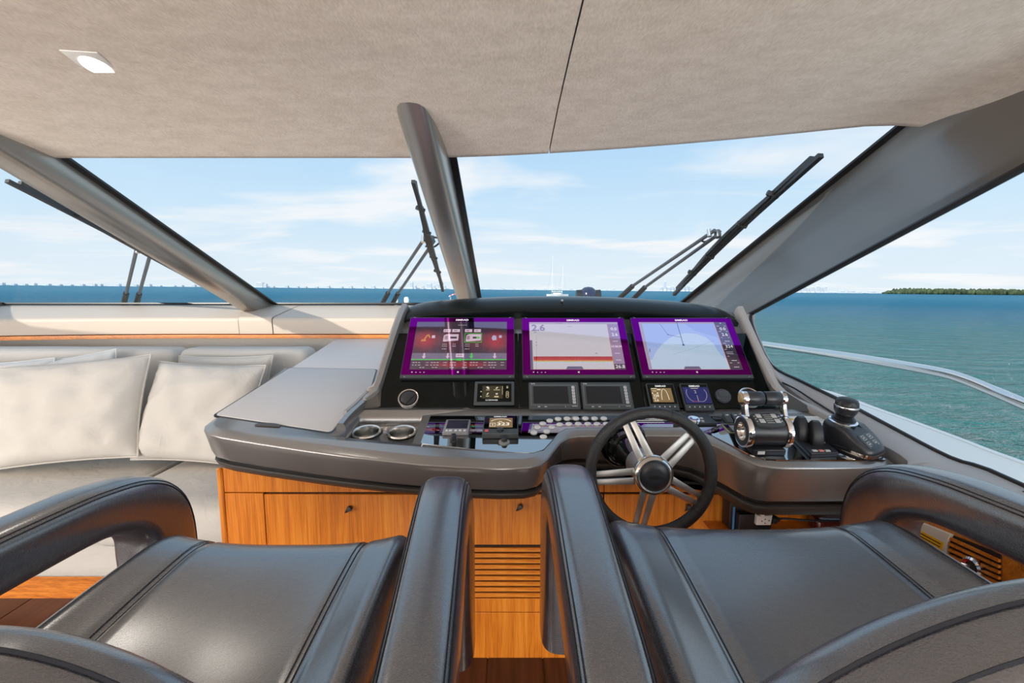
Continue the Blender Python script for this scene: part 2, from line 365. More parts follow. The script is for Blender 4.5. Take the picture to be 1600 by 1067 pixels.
bmats = [mat('hazed_facade', haze(c), 0.8) for c in ((0.55, 0.46, 0.40), (0.62, 0.55, 0.50), (0.45, 0.43, 0.44), (0.66, 0.50, 0.42), (0.40, 0.46, 0.55), (0.75, 0.72, 0.68))]
winm = mat('hazed_windows', haze((0.16, 0.2, 0.26), 0.45), 0.4)
def hb(px, py_top, dist): return (hz(px)-py_top)/FPX*dist
def building(px0, px1, top, label, group, dist=SH, mi=0, style=0):
    x0 = (px0-800)/FPX*dist; x1 = (px1-800)/FPX*dist; h = hb((px0+px1)/2, top, dist); base = out(((x0+x1)/2, dist, SEA-0.3)); dp = max(25, (x1-x0)*0.7)
    t = thing('shore_building', label, 'building', base, group)
    fr = Frame(base, (1, 0, 0), (0, 1, 0)); wd = (x1-x0)/2; hh = h-SEA*0
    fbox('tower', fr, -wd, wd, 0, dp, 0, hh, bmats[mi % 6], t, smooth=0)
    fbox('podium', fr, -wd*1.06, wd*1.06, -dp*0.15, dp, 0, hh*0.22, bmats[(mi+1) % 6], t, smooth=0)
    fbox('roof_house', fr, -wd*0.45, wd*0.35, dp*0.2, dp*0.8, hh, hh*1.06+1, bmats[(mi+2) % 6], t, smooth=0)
    nfl = max(3, int(hh/14)); zz = [hh*0.26+(hh*0.7)*i/nfl for i in range(nfl)]
    vs = []; fs = []
    for z in zz:
        i = len(vs); vs += [fr.W(a, -0.6, c) for a, c in ((-wd*0.9, z), (wd*0.9, z), (wd*0.9, z+hh*0.7/nfl*0.5), (-wd*0.9, z+hh*0.7/nfl*0.5))]; fs.append((i, i+1, i+2, i+3))
    mesh('window_rows', vs, fs, winm, t, smooth=0)
    return t
# low shoreline strips
def strip(name, label, cat, px0, px1, hpx, dist, m, jag, n, seedv, kind=None):
    rnd = random.Random(seedv); rings = []
    for i in range(n+1):
        px = px0+(px1-px0)*i/n; x = (px-800)/FPX*dist; e = min(1, i/3, (n-i)/3+0.25)
        h = (hpx*(1+jag*(rnd.random()-0.5)))*e/FPX*dist
        rings.append([out((x, dist-0.06*dist*0.2, SEA-0.5)), out((x, dist, SEA+h*0.8)), out((x, dist+0.03*dist, SEA+h)), out((x, dist+0.06*dist, SEA-0.5))])
    return loft(name, rings, m, closed=False, cap=False, label=label, cat=cat, kind=kind)
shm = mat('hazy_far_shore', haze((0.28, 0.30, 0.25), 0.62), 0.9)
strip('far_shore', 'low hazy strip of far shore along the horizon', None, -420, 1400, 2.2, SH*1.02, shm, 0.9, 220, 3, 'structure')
rnd = random.Random(11)
FARL = 'tiny pale block on the hazy low shoreline along the horizon'; FARG = 'tiny pale buildings along the far shore'
for px in [6+i*17.5 for i in range(36) if not 395 < 6+i*17.5 < 422]+[748+i*17.5 for i in range(15)]:
    px += rnd.uniform(-4, 4); building(px, px+rnd.uniform(2.5, 6), hz(px)-rnd.uniform(1.8, 3.8), FARL, FARG, SH, rnd.randrange(6))
for k, (a, b, tp) in enumerate(((403, 413, 441.5), (414, 419, 443.5))):
    building(a, b, tp, ('broad reddish block beside the foot of the left windscreen pillar', 'narrow reddish block right of the broad one by the left windscreen pillar')[k], None, SH, 3)
for k, (a, b, tp, lb) in enumerate(((642, 646, 441, 'slim tower left of the wiper blade beside the middle pillar'), (648, 651, 446, None), (659, 663, 447, None), (667, 675, 443, 'wide block behind the lower end of the middle wiper blade'), (677, 681, 446, None), (684, 690, 443.5, 'wide block just left of the middle windscreen pillar'), (692, 697, 446, None))):
    building(a, b, tp, lb or 'small pale block in the skyline left of the middle pillar', 'skyline left of the middle pillar', SH, 4 if k % 2 else 2)
for k, (a, b, tp, lb) in enumerate(((1030, 1034, 448, None), (1035.5, 1039.5, 439, 'tallest slim tower on the horizon left of the right wiper blade'), (1041, 1046, 449, None), (1047.5, 1051, 447, None), (1053, 1057, 449.5, None), (1064, 1068.5, 447, None), (1070, 1074, 445, None), (1076, 1082, 448, None))):
    building(a, b, tp, lb or 'small grey tower in the skyline by the right wiper blade', 'skyline by the right wiper blade', SH, 4 if k % 2 else 2)
for k, (a, b, tp) in enumerate(((1236, 1242, 453), (1243.5, 1249, 450), (1251, 1257.5, 447), (1259, 1262, 449), (1264, 1269.5, 447.5), (1272, 1278, 446), (1279.5, 1283, 448), (1284.5, 1290, 446.5), (1293, 1299, 455.5), (1310, 1318, 453.5), (1326, 1334, 454), (1336, 1344, 455), (1357, 1366, 454.5), (1372, 1378, 455), (1384, 1394, 453.5))):
    building(a, b, tp, 'beige high-rise in the cluster beside the right pillar' if k < 8 else 'low pale waterfront block left of the green island', 'beige towers beside the right pillar' if k < 8 else 'low blocks left of the island', 2600, k % 4)
# mangrove island
fol = mat('mangrove_foliage', (0.05, 0.085, 0.035), 0.9, nodes=lambda nt, b: nt.links.new(ramp(nt, tex(nt, Scale=0.06, Detail=6).outputs[0], [(0.35, (0.02, 0.035, 0.016)), (0.7, (0.10, 0.15, 0.06))]).outputs[0], b.inputs['Base Color']))
bm = bmesh.new(); rnd = random.Random(5); ds = 1500.0
for i in range(420):
    px = 1396+(i/420)*330; x = (px-800)/FPX*ds; g = min(1, (px-1394)/22); hh = (7.5*g+1.5)/FPX*ds*rnd.uniform(0.8, 1.12); yy = ds+rnd.uniform(0, 60)
    c = out((x, yy, SEA+hh*0.42)); bmesh.ops.create_icosphere(bm, subdivisions=1, radius=1, matrix=Matrix.Translation(c) @ Matrix.Diagonal((rnd.uniform(4, 8), 8, hh*0.6, 1)))
for v in bm.verts: v.co += noise.noise_vector(v.co*0.21)*1.6
fin('mangrove_island', bm, fol, label='low dark green mangrove island on the right horizon', cat='island', kind='stuff', smooth=60)

def sailboat():
    d = 260.0; c = PY(871, 458.5, d); x = c.x; wl = out((x, d, SEA)).z
    t = thing('sailboat', 'white two masted sailboat moored beyond the middle display hood', 'sailboat', (x, d, wl))
    fr = Frame((x, d, wl), (1, 0, 0), (0, 1, 0))
    ring = []
    for u in (-1, -0.9, -0.5, 0, 0.5, 0.9, 1):
        ww = 1.6*(1-abs(u)**2.5)+0.1; a = u*6.2; ring.append([fr.W(a, -ww, 1.5), fr.W(a, -ww*0.7, 0.2), fr.W(a*0.96, 0, -0.4), fr.W(a, ww*0.7, 0.2), fr.W(a, ww, 1.5)])
    loft('hull', ring, M['white'], t); fbox('cabin', fr, -2.5, 2.0, -0.9, 0.9, 1.5, 2.3, M['white'], t, bev=0.1); fbox('canopy', fr, -4.6, -3, -1, 1, 2.7, 2.8, M['sill'], t)
    for a, hh in ((-3.2, 23.0), (2.6, 17.5)):
        m = tube('mast', [fr.W(a, 0, 1), fr.W(a+0.5, 0, hh)], 0.13, M['white'], t); tube('boom', [fr.W(a, 0, 3), fr.W(a-3.4 if a > 0 else a+3.2, 0, 3)], 0.22, M['white'], m)
        for q in (-2.6, 2.6): tube('stay', [fr.W(a+q, 0, 1.5), fr.W(a+0.4, 0, hh*0.95)], 0.03, M['steel'], m, seg=4)
sailboat()
def awning_boat():
    d = 120.0; c = PY(711, 462, d); wl = out((c.x, d, SEA)).z; fr = Frame((c.x, d, wl), (1, 0, 0), (0, 1, 0)); zz = c.z-wl
    t = thing('awning_boat', 'small launch with a red and white striped awning beside the middle pillar', 'boat', (c.x, d, wl))
    ring = [[fr.W(u*2.6, -w_, 0.8), fr.W(u*2.5, -w_*0.6, -0.2), fr.W(u*2.5, w_*0.6, -0.2), fr.W(u*2.6, w_, 0.8)] for u, w_ in ((-1, 0.7), (-0.5, 0.9), (0.3, 0.9), (0.8, 0.5), (1, 0.08))]
    loft('hull', ring, M['white'], t)
    for q in (-1.2, 1.2):
        for s in (-0.7, 0.7): tube('post', [fr.W(q, s, 0.7), fr.W(q, s, zz)], 0.04, M['white'], t, seg=6)
    for i in range(8):
        a0 = -1.6+i*0.4; f0 = lambda a: zz+0.75-0.22*(a-1.2)**2*0.45
        mesh('awning_stripe', [fr.W(a0, -0.9, f0(a0)-0.3), fr.W(a0+0.4, -0.9, f0(a0+0.4)-0.3), fr.W(a0+0.4, 0, f0(a0+0.4)), fr.W(a0, 0, f0(a0)), fr.W(a0, 0.9, f0(a0)-0.3), fr.W(a0+0.4, 0.9, f0(a0+0.4)-0.3)], [(0, 1, 2, 3), (3, 2, 5, 4)], M['red'] if i % 2 else M['wplastic'], t, smooth=0)
awning_boat()

# ================================================================ the cabin shell
SLOPE = 0.41; ang = math.atan(SLOPE); Y_WS = 3.62
WS = Frame((0, Y_WS, 1.37-SLOPE*Y_WS), (1, 0, 0), (0, -math.cos(ang), math.sin(ang)))   # h > 0 is the inside of the windscreen
def S(name, *a, **k): return k
floor = mesh('floor', [(-4.3, -4, -1.5), (1.25, -4, -1.5), (1.25, 3.2, -1.5), (-4.3, 3.2, -1.5)], [(0, 1, 2, 3)], M['floor'], smooth=0, kind='structure', label='dark brown wooden cabin floor')
for i in range(22):
    x0 = -3.68+i*0.224
    mesh('plank', [(x0, -1.0, -1.5), (x0+0.219, -1.0, -1.5), (x0+0.219, 2.2, -1.5), (x0, 2.2, -1.5), (x0, -1.0, -1.495), (x0+0.219, -1.0, -1.495), (x0+0.219, 2.2, -1.495), (x0, 2.2, -1.495)], BOXF, M['floor'], floor, bev=0.001, seg=1)

def ez(x): return 0.551 if x < -0.4 else 0.551+0.079*((x+0.4)/1.887)**1.6
def ceil_panel(name, x0, x1, n, parent):
    rings = []; prof = [(0.0, 0.012), (0.0, 0.0), (0.012, -0.007), (0.04, -0.004), (0.1, 0.006), (0.2, 0.02), (0.4, 0.045), (0.7, 0.062), (1.2, 0.068), (2.5, 0.07), (5.9, 0.07)]
    for i in range(n+1):
        x = x0+(x1-x0)*i/n; e = ez(x); y = (1.37-e)/SLOPE-0.012; k = 1.0 if x < -0.4 else max(0.25, 1-0.75*(x+0.4)/1.9)
        sd = 0.0 if x < 1.3 else -0.5*(x-1.3)**2
        rings.append([Vector((x, y-q, e+(z if z < 0 else z*k)+sd)) for q, z in prof]+[Vector((x, y-5.9, e+0.14)), Vector((x, y, e+0.05))])
    return loft(name, rings, M['suede'], parent, closed=True, cap=True, smooth=50)
ceiling = thing('ceiling', 'beige suede headliner curving down to the windscreen', None, (-1, 0, 0.62), kind='structure')
ceil_panel('ceiling_panel', -4.40, 0.1495, 34, ceiling); ceil_panel('ceiling_panel', 0.1545, 1.66, 14, ceiling)
mesh('panel_joint', [(0.12, 1.93, 0.605), (0.185, 1.93, 0.605), (0.185, -3.6, 0.685), (0.12, -3.6, 0.685)], [(0, 1, 2, 3)], M['seal'], ceiling, smooth=0)
mesh('roof', [(-5.2, 1.95, 0.66), (1.75, 1.85, 0.70), (1.75, -4.1, 0.74), (-5.2, -4.1, 0.74), (-5.2, 1.45, 0.86), (1.75, 1.35, 0.86), (1.75, -4.1, 0.9), (-5.2, -4.1, 0.9)], BOXF, M['white'], kind='structure', label='white outer roof over the cabin', smooth=0)  # out of view; reaches past the port wall to keep sun off the sofa
for nm, x in (('wall_left', -4.36),):
    mesh(nm, [(x-0.06, -4, -1.5), (x, -4, -1.5), (x, 3.3, -1.5), (x-0.06, 3.3, -1.5), (x-0.06, -4, 0.7), (x, -4, 0.7), (x, 1.6, 0.66), (x-0.06, 1.6, 0.66)], [(0, 1, 2, 3), (7, 6, 5, 4), (0, 4, 5, 1), (2, 6, 7, 3), (1, 5, 6, 2), (3, 7, 4, 0)], M['ledge'], smooth=0, kind='structure', label='beige port side wall')

# windscreen panes and their black rubber edges
def pane(name, fr, pts, label):
    return fpoly(name, fr, pts, -0.006, 0.0, M['glass'], smooth=0, kind='structure', label=label)
TOPB = 2.02
w1 = pane('window_1', WS, [(-4.30, 0), (-2.02, 0), (-2.02, TOPB), (-4.30, TOPB)], 'port windscreen pane left of the left pillar')
w2 = pane('window_2', WS, [(-1.90, 0), (-0.40, 0), (-0.40, TOPB), (-1.90, TOPB)], 'middle windscreen pane between the two slim pillars')
w3 = pane('window_3', WS, [(-0.26, 0), (1.335, 0), (1.50, TOPB), (-0.26, TOPB)], 'starboard windscreen pane ahead of the helm')
def seal(fr, pts, wd, parent, h0=-0.004, h1=0.006):
    n = len(pts)
    for i in range(n-1):
        a = Vector(pts[i]); b = Vector(pts[i+1]); d = (b-a).normalized(); s = Vector((-d.y, d.x))*wd/2
        fpoly('seal', fr, [tuple(a-s), tuple(b-s), tuple(b+s), tuple(a+s)], h0, h1, M['seal'], parent, smooth=0)
seal(WS, [(-4.30, 0.0), (-2.02, 0.0)], 0.03, w1); seal(WS, [(-1.90, 0.0), (-0.40, 0.0)], 0.03, w2); seal(WS, [(-0.26, 0.0), (1.335, 0.0)], 0.03, w3)
seal(WS, [(-1.885, 0.0), (-1.885, TOPB)], 0.034, w2); seal(WS, [(-0.247, 0.0), (-0.247, TOPB)], 0.030, w3); seal(WS, [(1.335, 0.0), (1.497, TOPB)], 0.040, w3)

def mullion(name, prof, label, m, b0=-0.16, b1=2.2):
    bs = [b0+(b1-b0)*i/10 for i in range(11)]
    return loft(name, [[WS.W(a, b, h) for a, h in prof] for b in bs], m, smooth=50, kind='structure', label=label)
def mprof(a0, a1, dp, k=0.5):
    """rounded bar between a0 (left) and a1 (right) standing dp into the cabin"""
    out_ = [(a1, -0.01)]; n = 14
    for i in range(n+1):
        t = math.pi*i/n; c = math.cos(t); s = math.sin(t)
        out_.append(((a0+a1)/2+(a1-a0)/2*math.copysign(abs(c)**0.62, c), dp*abs(s)**0.75))
    out_.append((a0, -0.01)); return out_
mullion('trim_1', mprof(-2.065, -1.902, 0.125), 'light beige slanting pillar at the left of the windscreen', M['trim'])
mullion('trim_2', mprof(-0.405, -0.262, 0.13), 'slim rounded windscreen pillar in the middle', M['trim'])

mullion('trim_5', mprof(-4.42, -4.03, 0.16), 'grey port pillar foot at the far left of the windscreen', M['apillar'])
# starboard A pillar: four edges, windscreen side to side-window side
def lerp(a, b, t): return a+(b-a)*t
A0, A1 = Vector((1.352, 3.56, -0.09)), WS.W(1.505, 0, 0)+Vector((0, -1.82, 0.745))
A1 = Vector((1.505, 1.80, 0.63)); B0, B1 = Vector((1.29, 3.1, -0.11)), Vector((1.553, 1.65, 0.58))
C0, C1 = Vector((1.287, 2.62, -0.105)), Vector((1.52, 1.405, 0.40)); D0, D1 = Vector((1.305, 2.48, -0.13)), Vector((1.45, 1.336, 0.343))
rings = []
for i in range(18):
    s = -0.06+1.66*i/17
    a, b, c, d = (lerp(p, q, s) for p, q in ((A0, A1), (B0, B1), (C0, C1), (D0, D1)))
    ou = Vector((0.12, 0.10, 0.05))
    e1 = [a, lerp(a, b, 0.45), lerp(a, b, 0.9), lerp(b, c, 0.06), lerp(b, c, 0.22), lerp(b, c, 0.5)+Vector((0.01, 0, 0.01)), lerp(b, c, 0.8), lerp(b, c, 0.96), lerp(c, d, 0.2), d]
    rings.append(e1+[d+ou*0.6, a+ou])
loft('trim_3', rings, M['apillar'], smooth=28, kind='structure', label='broad dark starboard pillar between windscreen and side window')

# starboard side window and sill
sillO = [D0, PX(1173, 500, 1.292), PX(1183, 530, 1.275), PX(1206, 572, 1.262), PX(1255, 598, 1.285), PX(1323, 631, 1.32), PX(1400, 672, 1.36), PX(1485, 716, 1.40), PX(1600, 760, 1.45), Vector((1.56, 0.55, -0.70)), Vector((1.66, -0.6, -0.80))]
D2 = lerp(D0, D1, 1.75)
vs = sillO+[Vector((1.70, -0.6, 0.55)), D2]
sw = fin('window_4', bm_of(vs, [tuple(range(len(vs)))]), M['glass'], smooth=0, kind='structure', label='starboard side window over the sea')
sw.modifiers.new('thickness', 'SOLIDIFY').thickness = 0.006
tube('seal', catmull(sillO, 4), 0.009, M['seal'], sw, seg=8)
tube('seal', [lerp(D0, D1, -0.01+0.17*i) for i in range(11)], 0.012, M['seal'], sw, seg=8)
sillI = [Vector((1.10, 2.50, -0.20)), Vector((1.11, 2.42, -0.25)), PX(1190, 560, 1.15), PX(1215, 592, 1.19), PX(1245, 616, 1.22), PX(1290, 645, 1.245), PX(1360, 685, 1.25), PX(1418, 720, 1.235), Vector((1.16, 1.24, -0.575)), Vector((1.13, 0.40, -0.70)), Vector((1.13, -0.6, -0.78))]
rings = []
for o_, i_ in zip(catmull(sillO, 4), catmull(sillI, 4)):
    m_ = lerp(i_, o_, 0.5)+Vector((0, 0, 0.008))
    rings.append([o_+Vector((0.02, 0, -0.004)), o_+Vector((-0.004, 0, 0.0)), m_, i_+Vector((0.01, 0, 0.004)), i_, i_+Vector((0.01, 0, -0.05)), o_+Vector((0.02, 0, -0.06))])
loft('trim_4', rings, M['sill'], smooth=40, kind='structure', label='grey leather sill under the starboard side window')
wr = mesh('wall_right', [(1.13, -4, -1.5), (1.31, -4, -1.5), (1.31, 1.30, -1.5), (1.13, 1.30, -1.5), (1.13, -4, -0.83), (1.31, -4, -0.83), (1.31, 1.30, -0.585), (1.13, 1.30, -0.585)], BOXF, M['woodx'], smooth=0, kind='structure', label='wooden starboard side lining below the sill')

# ledge under the windscreen, in three pieces with open joints
wf = thing('wall_front', 'beige ledge and wood lining under the windscreen', None, (-1.2, 3.3, -1.5), kind='structure')
def yf(x): return 3.2 if x > -2.2 else 3.2-0.16*((-x-2.2)/1.4)**2
def ledge(x0, x1, dz=0.0, n=10):
    rings = []
    for i in range(n+1):
        x = x0+(x1-x0)*i/n; y = yf(x)-dz*0.6
        rings.append([Vector((x, q, z)) for q, z in ((3.66, -0.128+dz*0.3), (3.60, -0.131+dz*0.3), (y+0.03, -0.196+dz), (y+0.012, -0.2015+dz), (y+0.002, -0.212+dz), (y, -0.225), (y+0.006, -0.3125), (y+0.03, -0.318), (3.66, -0.318))])
    return loft('ledge_panel', rings, M['ledge'], wf, smooth=45)
ledge(-4.30, -1.931, n=20); ledge(-1.925, -1.692, dz=0.006, n=3); ledge(-1.686, 1.30, n=12)
mesh('backing', [(-4.3, 3.215, -0.20), (1.3, 3.215, -0.20), (1.3, 3.215, -0.31), (-4.3, 3.215, -0.31)], [(0, 1, 2, 3)], M['seal'], wf, smooth=0)
rings = [[Vector((x, yf(x)+q, z)) for q, z in ((-0.004, -0.319), (-0.004, -0.345), (0.05, -0.345), (0.05, -0.319))] for x in [-4.30+i*0.25 for i in range(23)]]
loft('wood_strip', rings, M['woodx'], wf, smooth=30)
mesh('lining', [(-4.3, 3.22, -0.34), (1.2, 3.22, -0.34), (1.2, 3.22, -1.5), (-4.3, 3.22, -1.5), (-4.3, 3.28, -0.34), (1.2, 3.28, -0.34), (1.2, 3.28, -1.5), (-4.3, 3.28, -1.5)], BOXF, M['cream'], wf, smooth=0)
# socket the left pillar stands in
lathe('pillar_socket', Frame(WS.W(-1.985, -0.19, 0.065), (1, 0, 0), (0, 1, 0.2)), [(0.0, -0.03), (0.075, -0.03), (0.088, -0.01), (0.082, 0.012), (0.0, 0.014)], M['ledge'], wf, sb=0.75)

# ================================================================ outside of the boat
sd = [(PZ(1270, 604, -0.72), 0), (PZ(1380, 640, -0.735), 0), (PZ(1500, 683, -0.745), 0), (PZ(1600, 720, -0.75), 0)]
outer = [Vector((0.2, 8.2, -0.55)), Vector((1.0, 6.2, -0.62)), Vector((1.72, 4.4, -0.69))]+[p for p, _ in sd]+[Vector((2.34, 0.9, -0.78)), Vector((2.36, -1.5, -0.80))]
inner = [Vector((0.0, 7.4, -0.62)), Vector((0.6, 5.6, -0.64)), Vector((1.2, 4.0, -0.66)), Vector((1.33, 3.0, -0.60)), Vector((1.36, 2.4, -0.55)), Vector((1.42, 1.7, -0.58)), Vector((1.47, 1.2, -0.63)), Vector((1.56, 0.5, -0.74)), Vector((1.68, -1.5, -0.88))]
t = thing('side_deck', 'white starboard gunwale and side deck outside the side window', 'boat deck', (1.9, 1.5, -4.0))
rings = []; cap_r = []
for o_, i_ in zip(catmull(outer, 5), catmull(inner, 5)):
    d_ = (i_-o_).normalized()
    rings.append([o_+d_*0.10+Vector((0, 0, -0.004)), lerp(o_, i_, 0.5)+Vector((0, 0, -0.01)), i_, i_+Vector((0, 0, -0.5)), o_+d_*0.1+Vector((0, 0, -0.5))])
    cap_r.append([o_, o_+d_*0.05+Vector((0, 0, 0.006)), o_+d_*0.10, o_+d_*0.10+Vector((0, 0, -0.3)), o_+Vector((0.06, 0, -0.3)), Vector((o_.x-0.15, o_.y, -4.2)), Vector((o_.x-0.05, o_.y, -3.0)), o_+Vector((0.05, 0, -0.32)), o_+Vector((0.02, 0, -0.02))])
loft('deck', rings, mat('off_white_deck', (0.97, 0.94, 0.87), 0.55, nodes=n_fine(200, 0.1)), t, smooth=50); loft('gunwale', cap_r, M['white'], t, smooth=40)
t = thing('foredeck', 'white foredeck hidden ahead of the windscreen', 'boat deck', (-1, 5, -0.7))
fpoly('deck', WF, [(-3.4, 3.74), (1.15, 3.74), (1.12, 4.0), (0.55, 5.6), (-0.1, 7.3), (-1, 8.6), (-2.0, 7.3), (-2.8, 5.6), (-3.4, 4.0)], -0.75, -0.66, M['white'], t)
fbox('cowl', WF, -3.5, 1.2, 3.68, 3.80, -0.70, -0.16, M['white'], t, bev=0.02)
rail = [PX(1150, 532, 2.10), PX(1187, 537, 2.18), PX(1250, 546, 2.25), PX(1320, 556, 2.28), PX(1400, 569, 2.30), PX(1470, 582, 2.30), PX(1505, 592, 2.30), PX(1550, 610, 2.30), PX(1600, 631, 2.28), PX(1700, 672, 2.28)]
t = thing('handrail', 'curved stainless steel handrail outside the starboard window', 'handrail', (2.25, 1.6, -0.75))
tube('rail', catmull(rail, 4), 0.026, M['steel'], t, seg=12)
for p in (rail[0], rail[-1]): tube('stanchion', [p, Vector((min(p.x, 2.27)-(0.42 if p.y > 3 else 0.0), p.y, -0.76))], 0.016, M['steel'], t)

def wiper(label, tip, low, mount, roots, thick=0.02):
    """pantograph wiper lying on the outside of the glass; arguments are points (a, b) on the glass plane"""
    oh = -0.05; t = thing('wiper', label, 'wiper', WS.W(*roots[0], oh), 'pantograph windscreen wipers')
    P = lambda q, h=oh: WS.W(q[0], q[1], h); tip, low, mount = Vector(tip), Vector(low), Vector(mount); ax = (tip-low)
    nrm = Vector((-ax.y, ax.x)).normalized()
    path = [P(low+ax*i/10, oh+0.012-0.02*math.sin(math.pi*i/10)) for i in range(11)]
    bl = sweep('blade', path, [(-thick*0.35, -thick*0.3), (thick*0.35, -thick*0.3), (thick*0.35, thick*0.3), (-thick*0.35, thick*0.3)], M['rubber'], t, up=WS.n)
    mid = (mount-low).length/ax.length
    for f0, f1, k in ((0.04, 0.97, 0.6), (0.2, 0.8, 0.9)):
        path = [P(low+ax*(f0+(f1-f0)*i/12)+nrm*thick*1.0*k*math.sin(math.pi*i/12), oh-0.02*k) for i in range(13)]
        sweep('spring_bar', path, [(-thick*0.3, -thick*0.3), (thick*0.3, -thick*0.3), (thick*0.3, thick*0.3), (-thick*0.3, thick*0.3)], M['rubber'], bl, up=WS.n)
    for f in (0.22, 0.38, 0.62, 0.8):
        q = low+ax*f; tube('claw', [P(q-nrm*thick*0.5), P(q+nrm*thick*1.1, oh-0.02)], thick*0.42, M['rubber'], bl, seg=6)
    for i, r in enumerate(roots):
        r = Vector(r); e = mount+nrm*(0.03 if i == 0 else -0.01)+ax.normalized()*(0.03-0.06*i); kn = r+(e-r)*0.17
        tube('arm', [P(kn, oh-0.01), P(e, oh-0.03)], 0.011, M['armm'], t, seg=8); tube('arm_foot', [P(r+(r-e).normalized()*0.05, oh+0.03), P(kn+(e-r)*0.02, oh-0.01)], 0.019, M['rubber'], t, seg=8)
    lathe('pivot', Frame(P(mount, oh-0.02), WS.a, WS.b), [(0, -0.025), (0.017, -0.025), (0.02, 0), (0.017, 0.02), (0, 0.02)], M['armm'], t, seg=12)
    lathe('pivot_cap', Frame(P(mount+nrm*0.05, oh-0.02), WS.a, WS.b), [(0, -0.03), (0.013, -0.03), (0.013, 0.015), (0, 0.015)], M['steel'], t, seg=10)
    hs = [P(mount-nrm*0.02, oh-0.04), P(mount-ax.normalized()*0.08-nrm*0.05, oh-0.07), P(mount-ax.normalized()*0.14+nrm*0.0, oh-0.05), P(mount-ax.normalized()*0.10+nrm*0.05, oh-0.03)]
    tube('washer_hose', catmull(hs, 5), 0.006, M['rubber'], t, seg=6)
M['armm'] = mat('grey_wiper_arm', (0.10, 0.11, 0.125), 0.35, metal=0.5)
w = lambda px, py: WS.P(px, py, -0.05)
wiper('large black wiper on the right windscreen pane', w(1282, 239), w(1053, 458), w(1122, 371), [w(966, 463), w(988, 464)], 0.034)
wiper('black wiper beside the middle windscreen pillar', w(646, 280), w(692, 452), w(674, 380), [w(596, 474), w(612, 474)], 0.028)
wiper('black wiper behind the left windscreen pillar', w(12, 279), w(360, 470), w(226, 396), [w(194, 472), w(214, 472)], 0.03)
t = thing('searchlight', 'dark blue domed searchlight ahead of the display hood', 'searchlight', PY(919, 470, 5.0).to_2d().to_3d()+Vector((0, 0, -0.66)))
dm = mat('navy_gloss', (0.012, 0.02, 0.06), 0.15, spec=0.8); c = PY(919, 463, 5.0); fr = Frame(c, (1, 0, 0), (0, 1, 0))
lathe('dome', fr, [(0.0, 0.105), (0.045, 0.098), (0.08, 0.07), (0.1, 0.03), (0.105, -0.03), (0.08, -0.08), (0, -0.09)], dm, t); lathe('post', fr, [(0.05, -0.08), (0.06, c.z*0-0.3), (0.07, -0.66-c.z), (0, -0.66-c.z)], M['white'], t, seg=16)
for s in (-1, 1): lathe('side_cap', Frame(c+Vector((s*0.10, 0, 0.0)), (0, 1, 0), (0, 0, 1)), [(0, -0.03), (0.07, -0.03), (0.075, 0.03), (0, 0.03)], M['black'], t, seg=18)
for px, k in ((618, 0), (635, 1)):
    c = PY(px, 468, 6.2); b = Vector((c.x, c.y, -0.66)); t = thing('deck_fitting', ('left', 'right')[k]+' one of two small white deck fittings left of the display hood', 'deck fitting', b, 'white deck fittings')
    fr = Frame(b, (1, 0, 0), (0, 1, 0)); h = c.z+0.66; lathe('post', fr, [(0.03, 0), (0.026, h-0.05), (0.02, h-0.04), (0, h-0.04)], M['white'], t, seg=14); lathe('cap', fr, [(0, h-0.04), (0.03, h-0.04), (0.034, h), (0.026, h+0.03), (0, h+0.04)], M['white'], t, seg=14)

# ================================================================ helm console
TAU = R(44.5); YB, ZB = 1.795, -0.483
FD = Frame((0, YB, ZB), (1, 0, 0), (0, 1, 0.17))                                   # sloping worktop
FP = Frame((0, YB, ZB), (1, 0, 0), (0, math.sin(TAU), math.cos(TAU)))               # raked instrument panel
d_ = lambda *q: [FD.P(x, y) for x, y in q]
p_ = lambda *q: [FP.P(x, y) for x, y in q]
console = thing('helm_console', 'bronze grey helm console with raked black instrument panel', 'helm console', (0.1, 1.8, -0.66))
front = d_((319, 660), (317, 666), (322, 672), (345, 678), (400, 687), (480, 699), (540, 707), (600, 714), (660, 720), (720, 724), (780, 726), (822, 725), (845, 720), (857, 711), (866, 699), (876, 686), (888, 679), (905, 676), (980, 675), (1062, 675), (1085, 678), (1110, 687), (1140, 701), (1168, 715), (1190, 722), (1212, 725), (1300, 725), (1380, 724), (1404, 722))
back = [(1.243, -0.37), (1.243, -0.2), (1.23, 0.1), (1.15, 0.4), (0.2, 0.5), (-1.12, 0.5)]+d_((446, 572), (400, 602), (360, 630), (332, 650))
outline = front+back
def inset(pts, d):
    n = len(pts); o = []
    for i in range(n):
        p = Vector(pts[i]); e0 = (p-Vector(pts[i-1])).normalized(); e1 = (Vector(pts[(i+1) % n])-p).normalized(); t = (e0+e1).normalized()
        o.append((p.x-t.y*d, p.y+t.x*d))
    return o
def TH(a): return 0.172 if a < -1.0 else (lerp(0.172, 0.150, min(1, (a+1.0)/0.8)) if a < 0.1 else lerp(0.150, 0.215, min(1, (a-0.1)/0.6)))
def band(name, levels, m, parent, frac=True):
    rings = []
    for ins, k, ab in levels: rings.append([FD.W(a, b, -k*TH(a)-ab) for a, b in inset(outline, ins)])
    return loft(name, rings, m, parent, smooth=50)
body = band('worktop', [(0.036, 0, 0), (0.032, 0, 0.001), (0.006, 0, 0.012), (0.001, 0, 0.0155), (0.0, 0, 0.020), (0.004, 0.25, 0), (0.012, 0.62, 0), (0.018, 0.70, 0), (0.034, 0.71, 0)], M['grey'], console)
band('shadow_gap', [(0.028, 0.70, 0), (0.028, 0.82, 0)], M['seal'], console)
band('lower_band', [(0.03, 0.79, 0), (0.018, 0.80, 0), (0.016, 0.84, 0), (0.026, 0.97, 0), (0.04, 1.0, 0), (0.2, 1.0, 0)], M['greylow'], console)
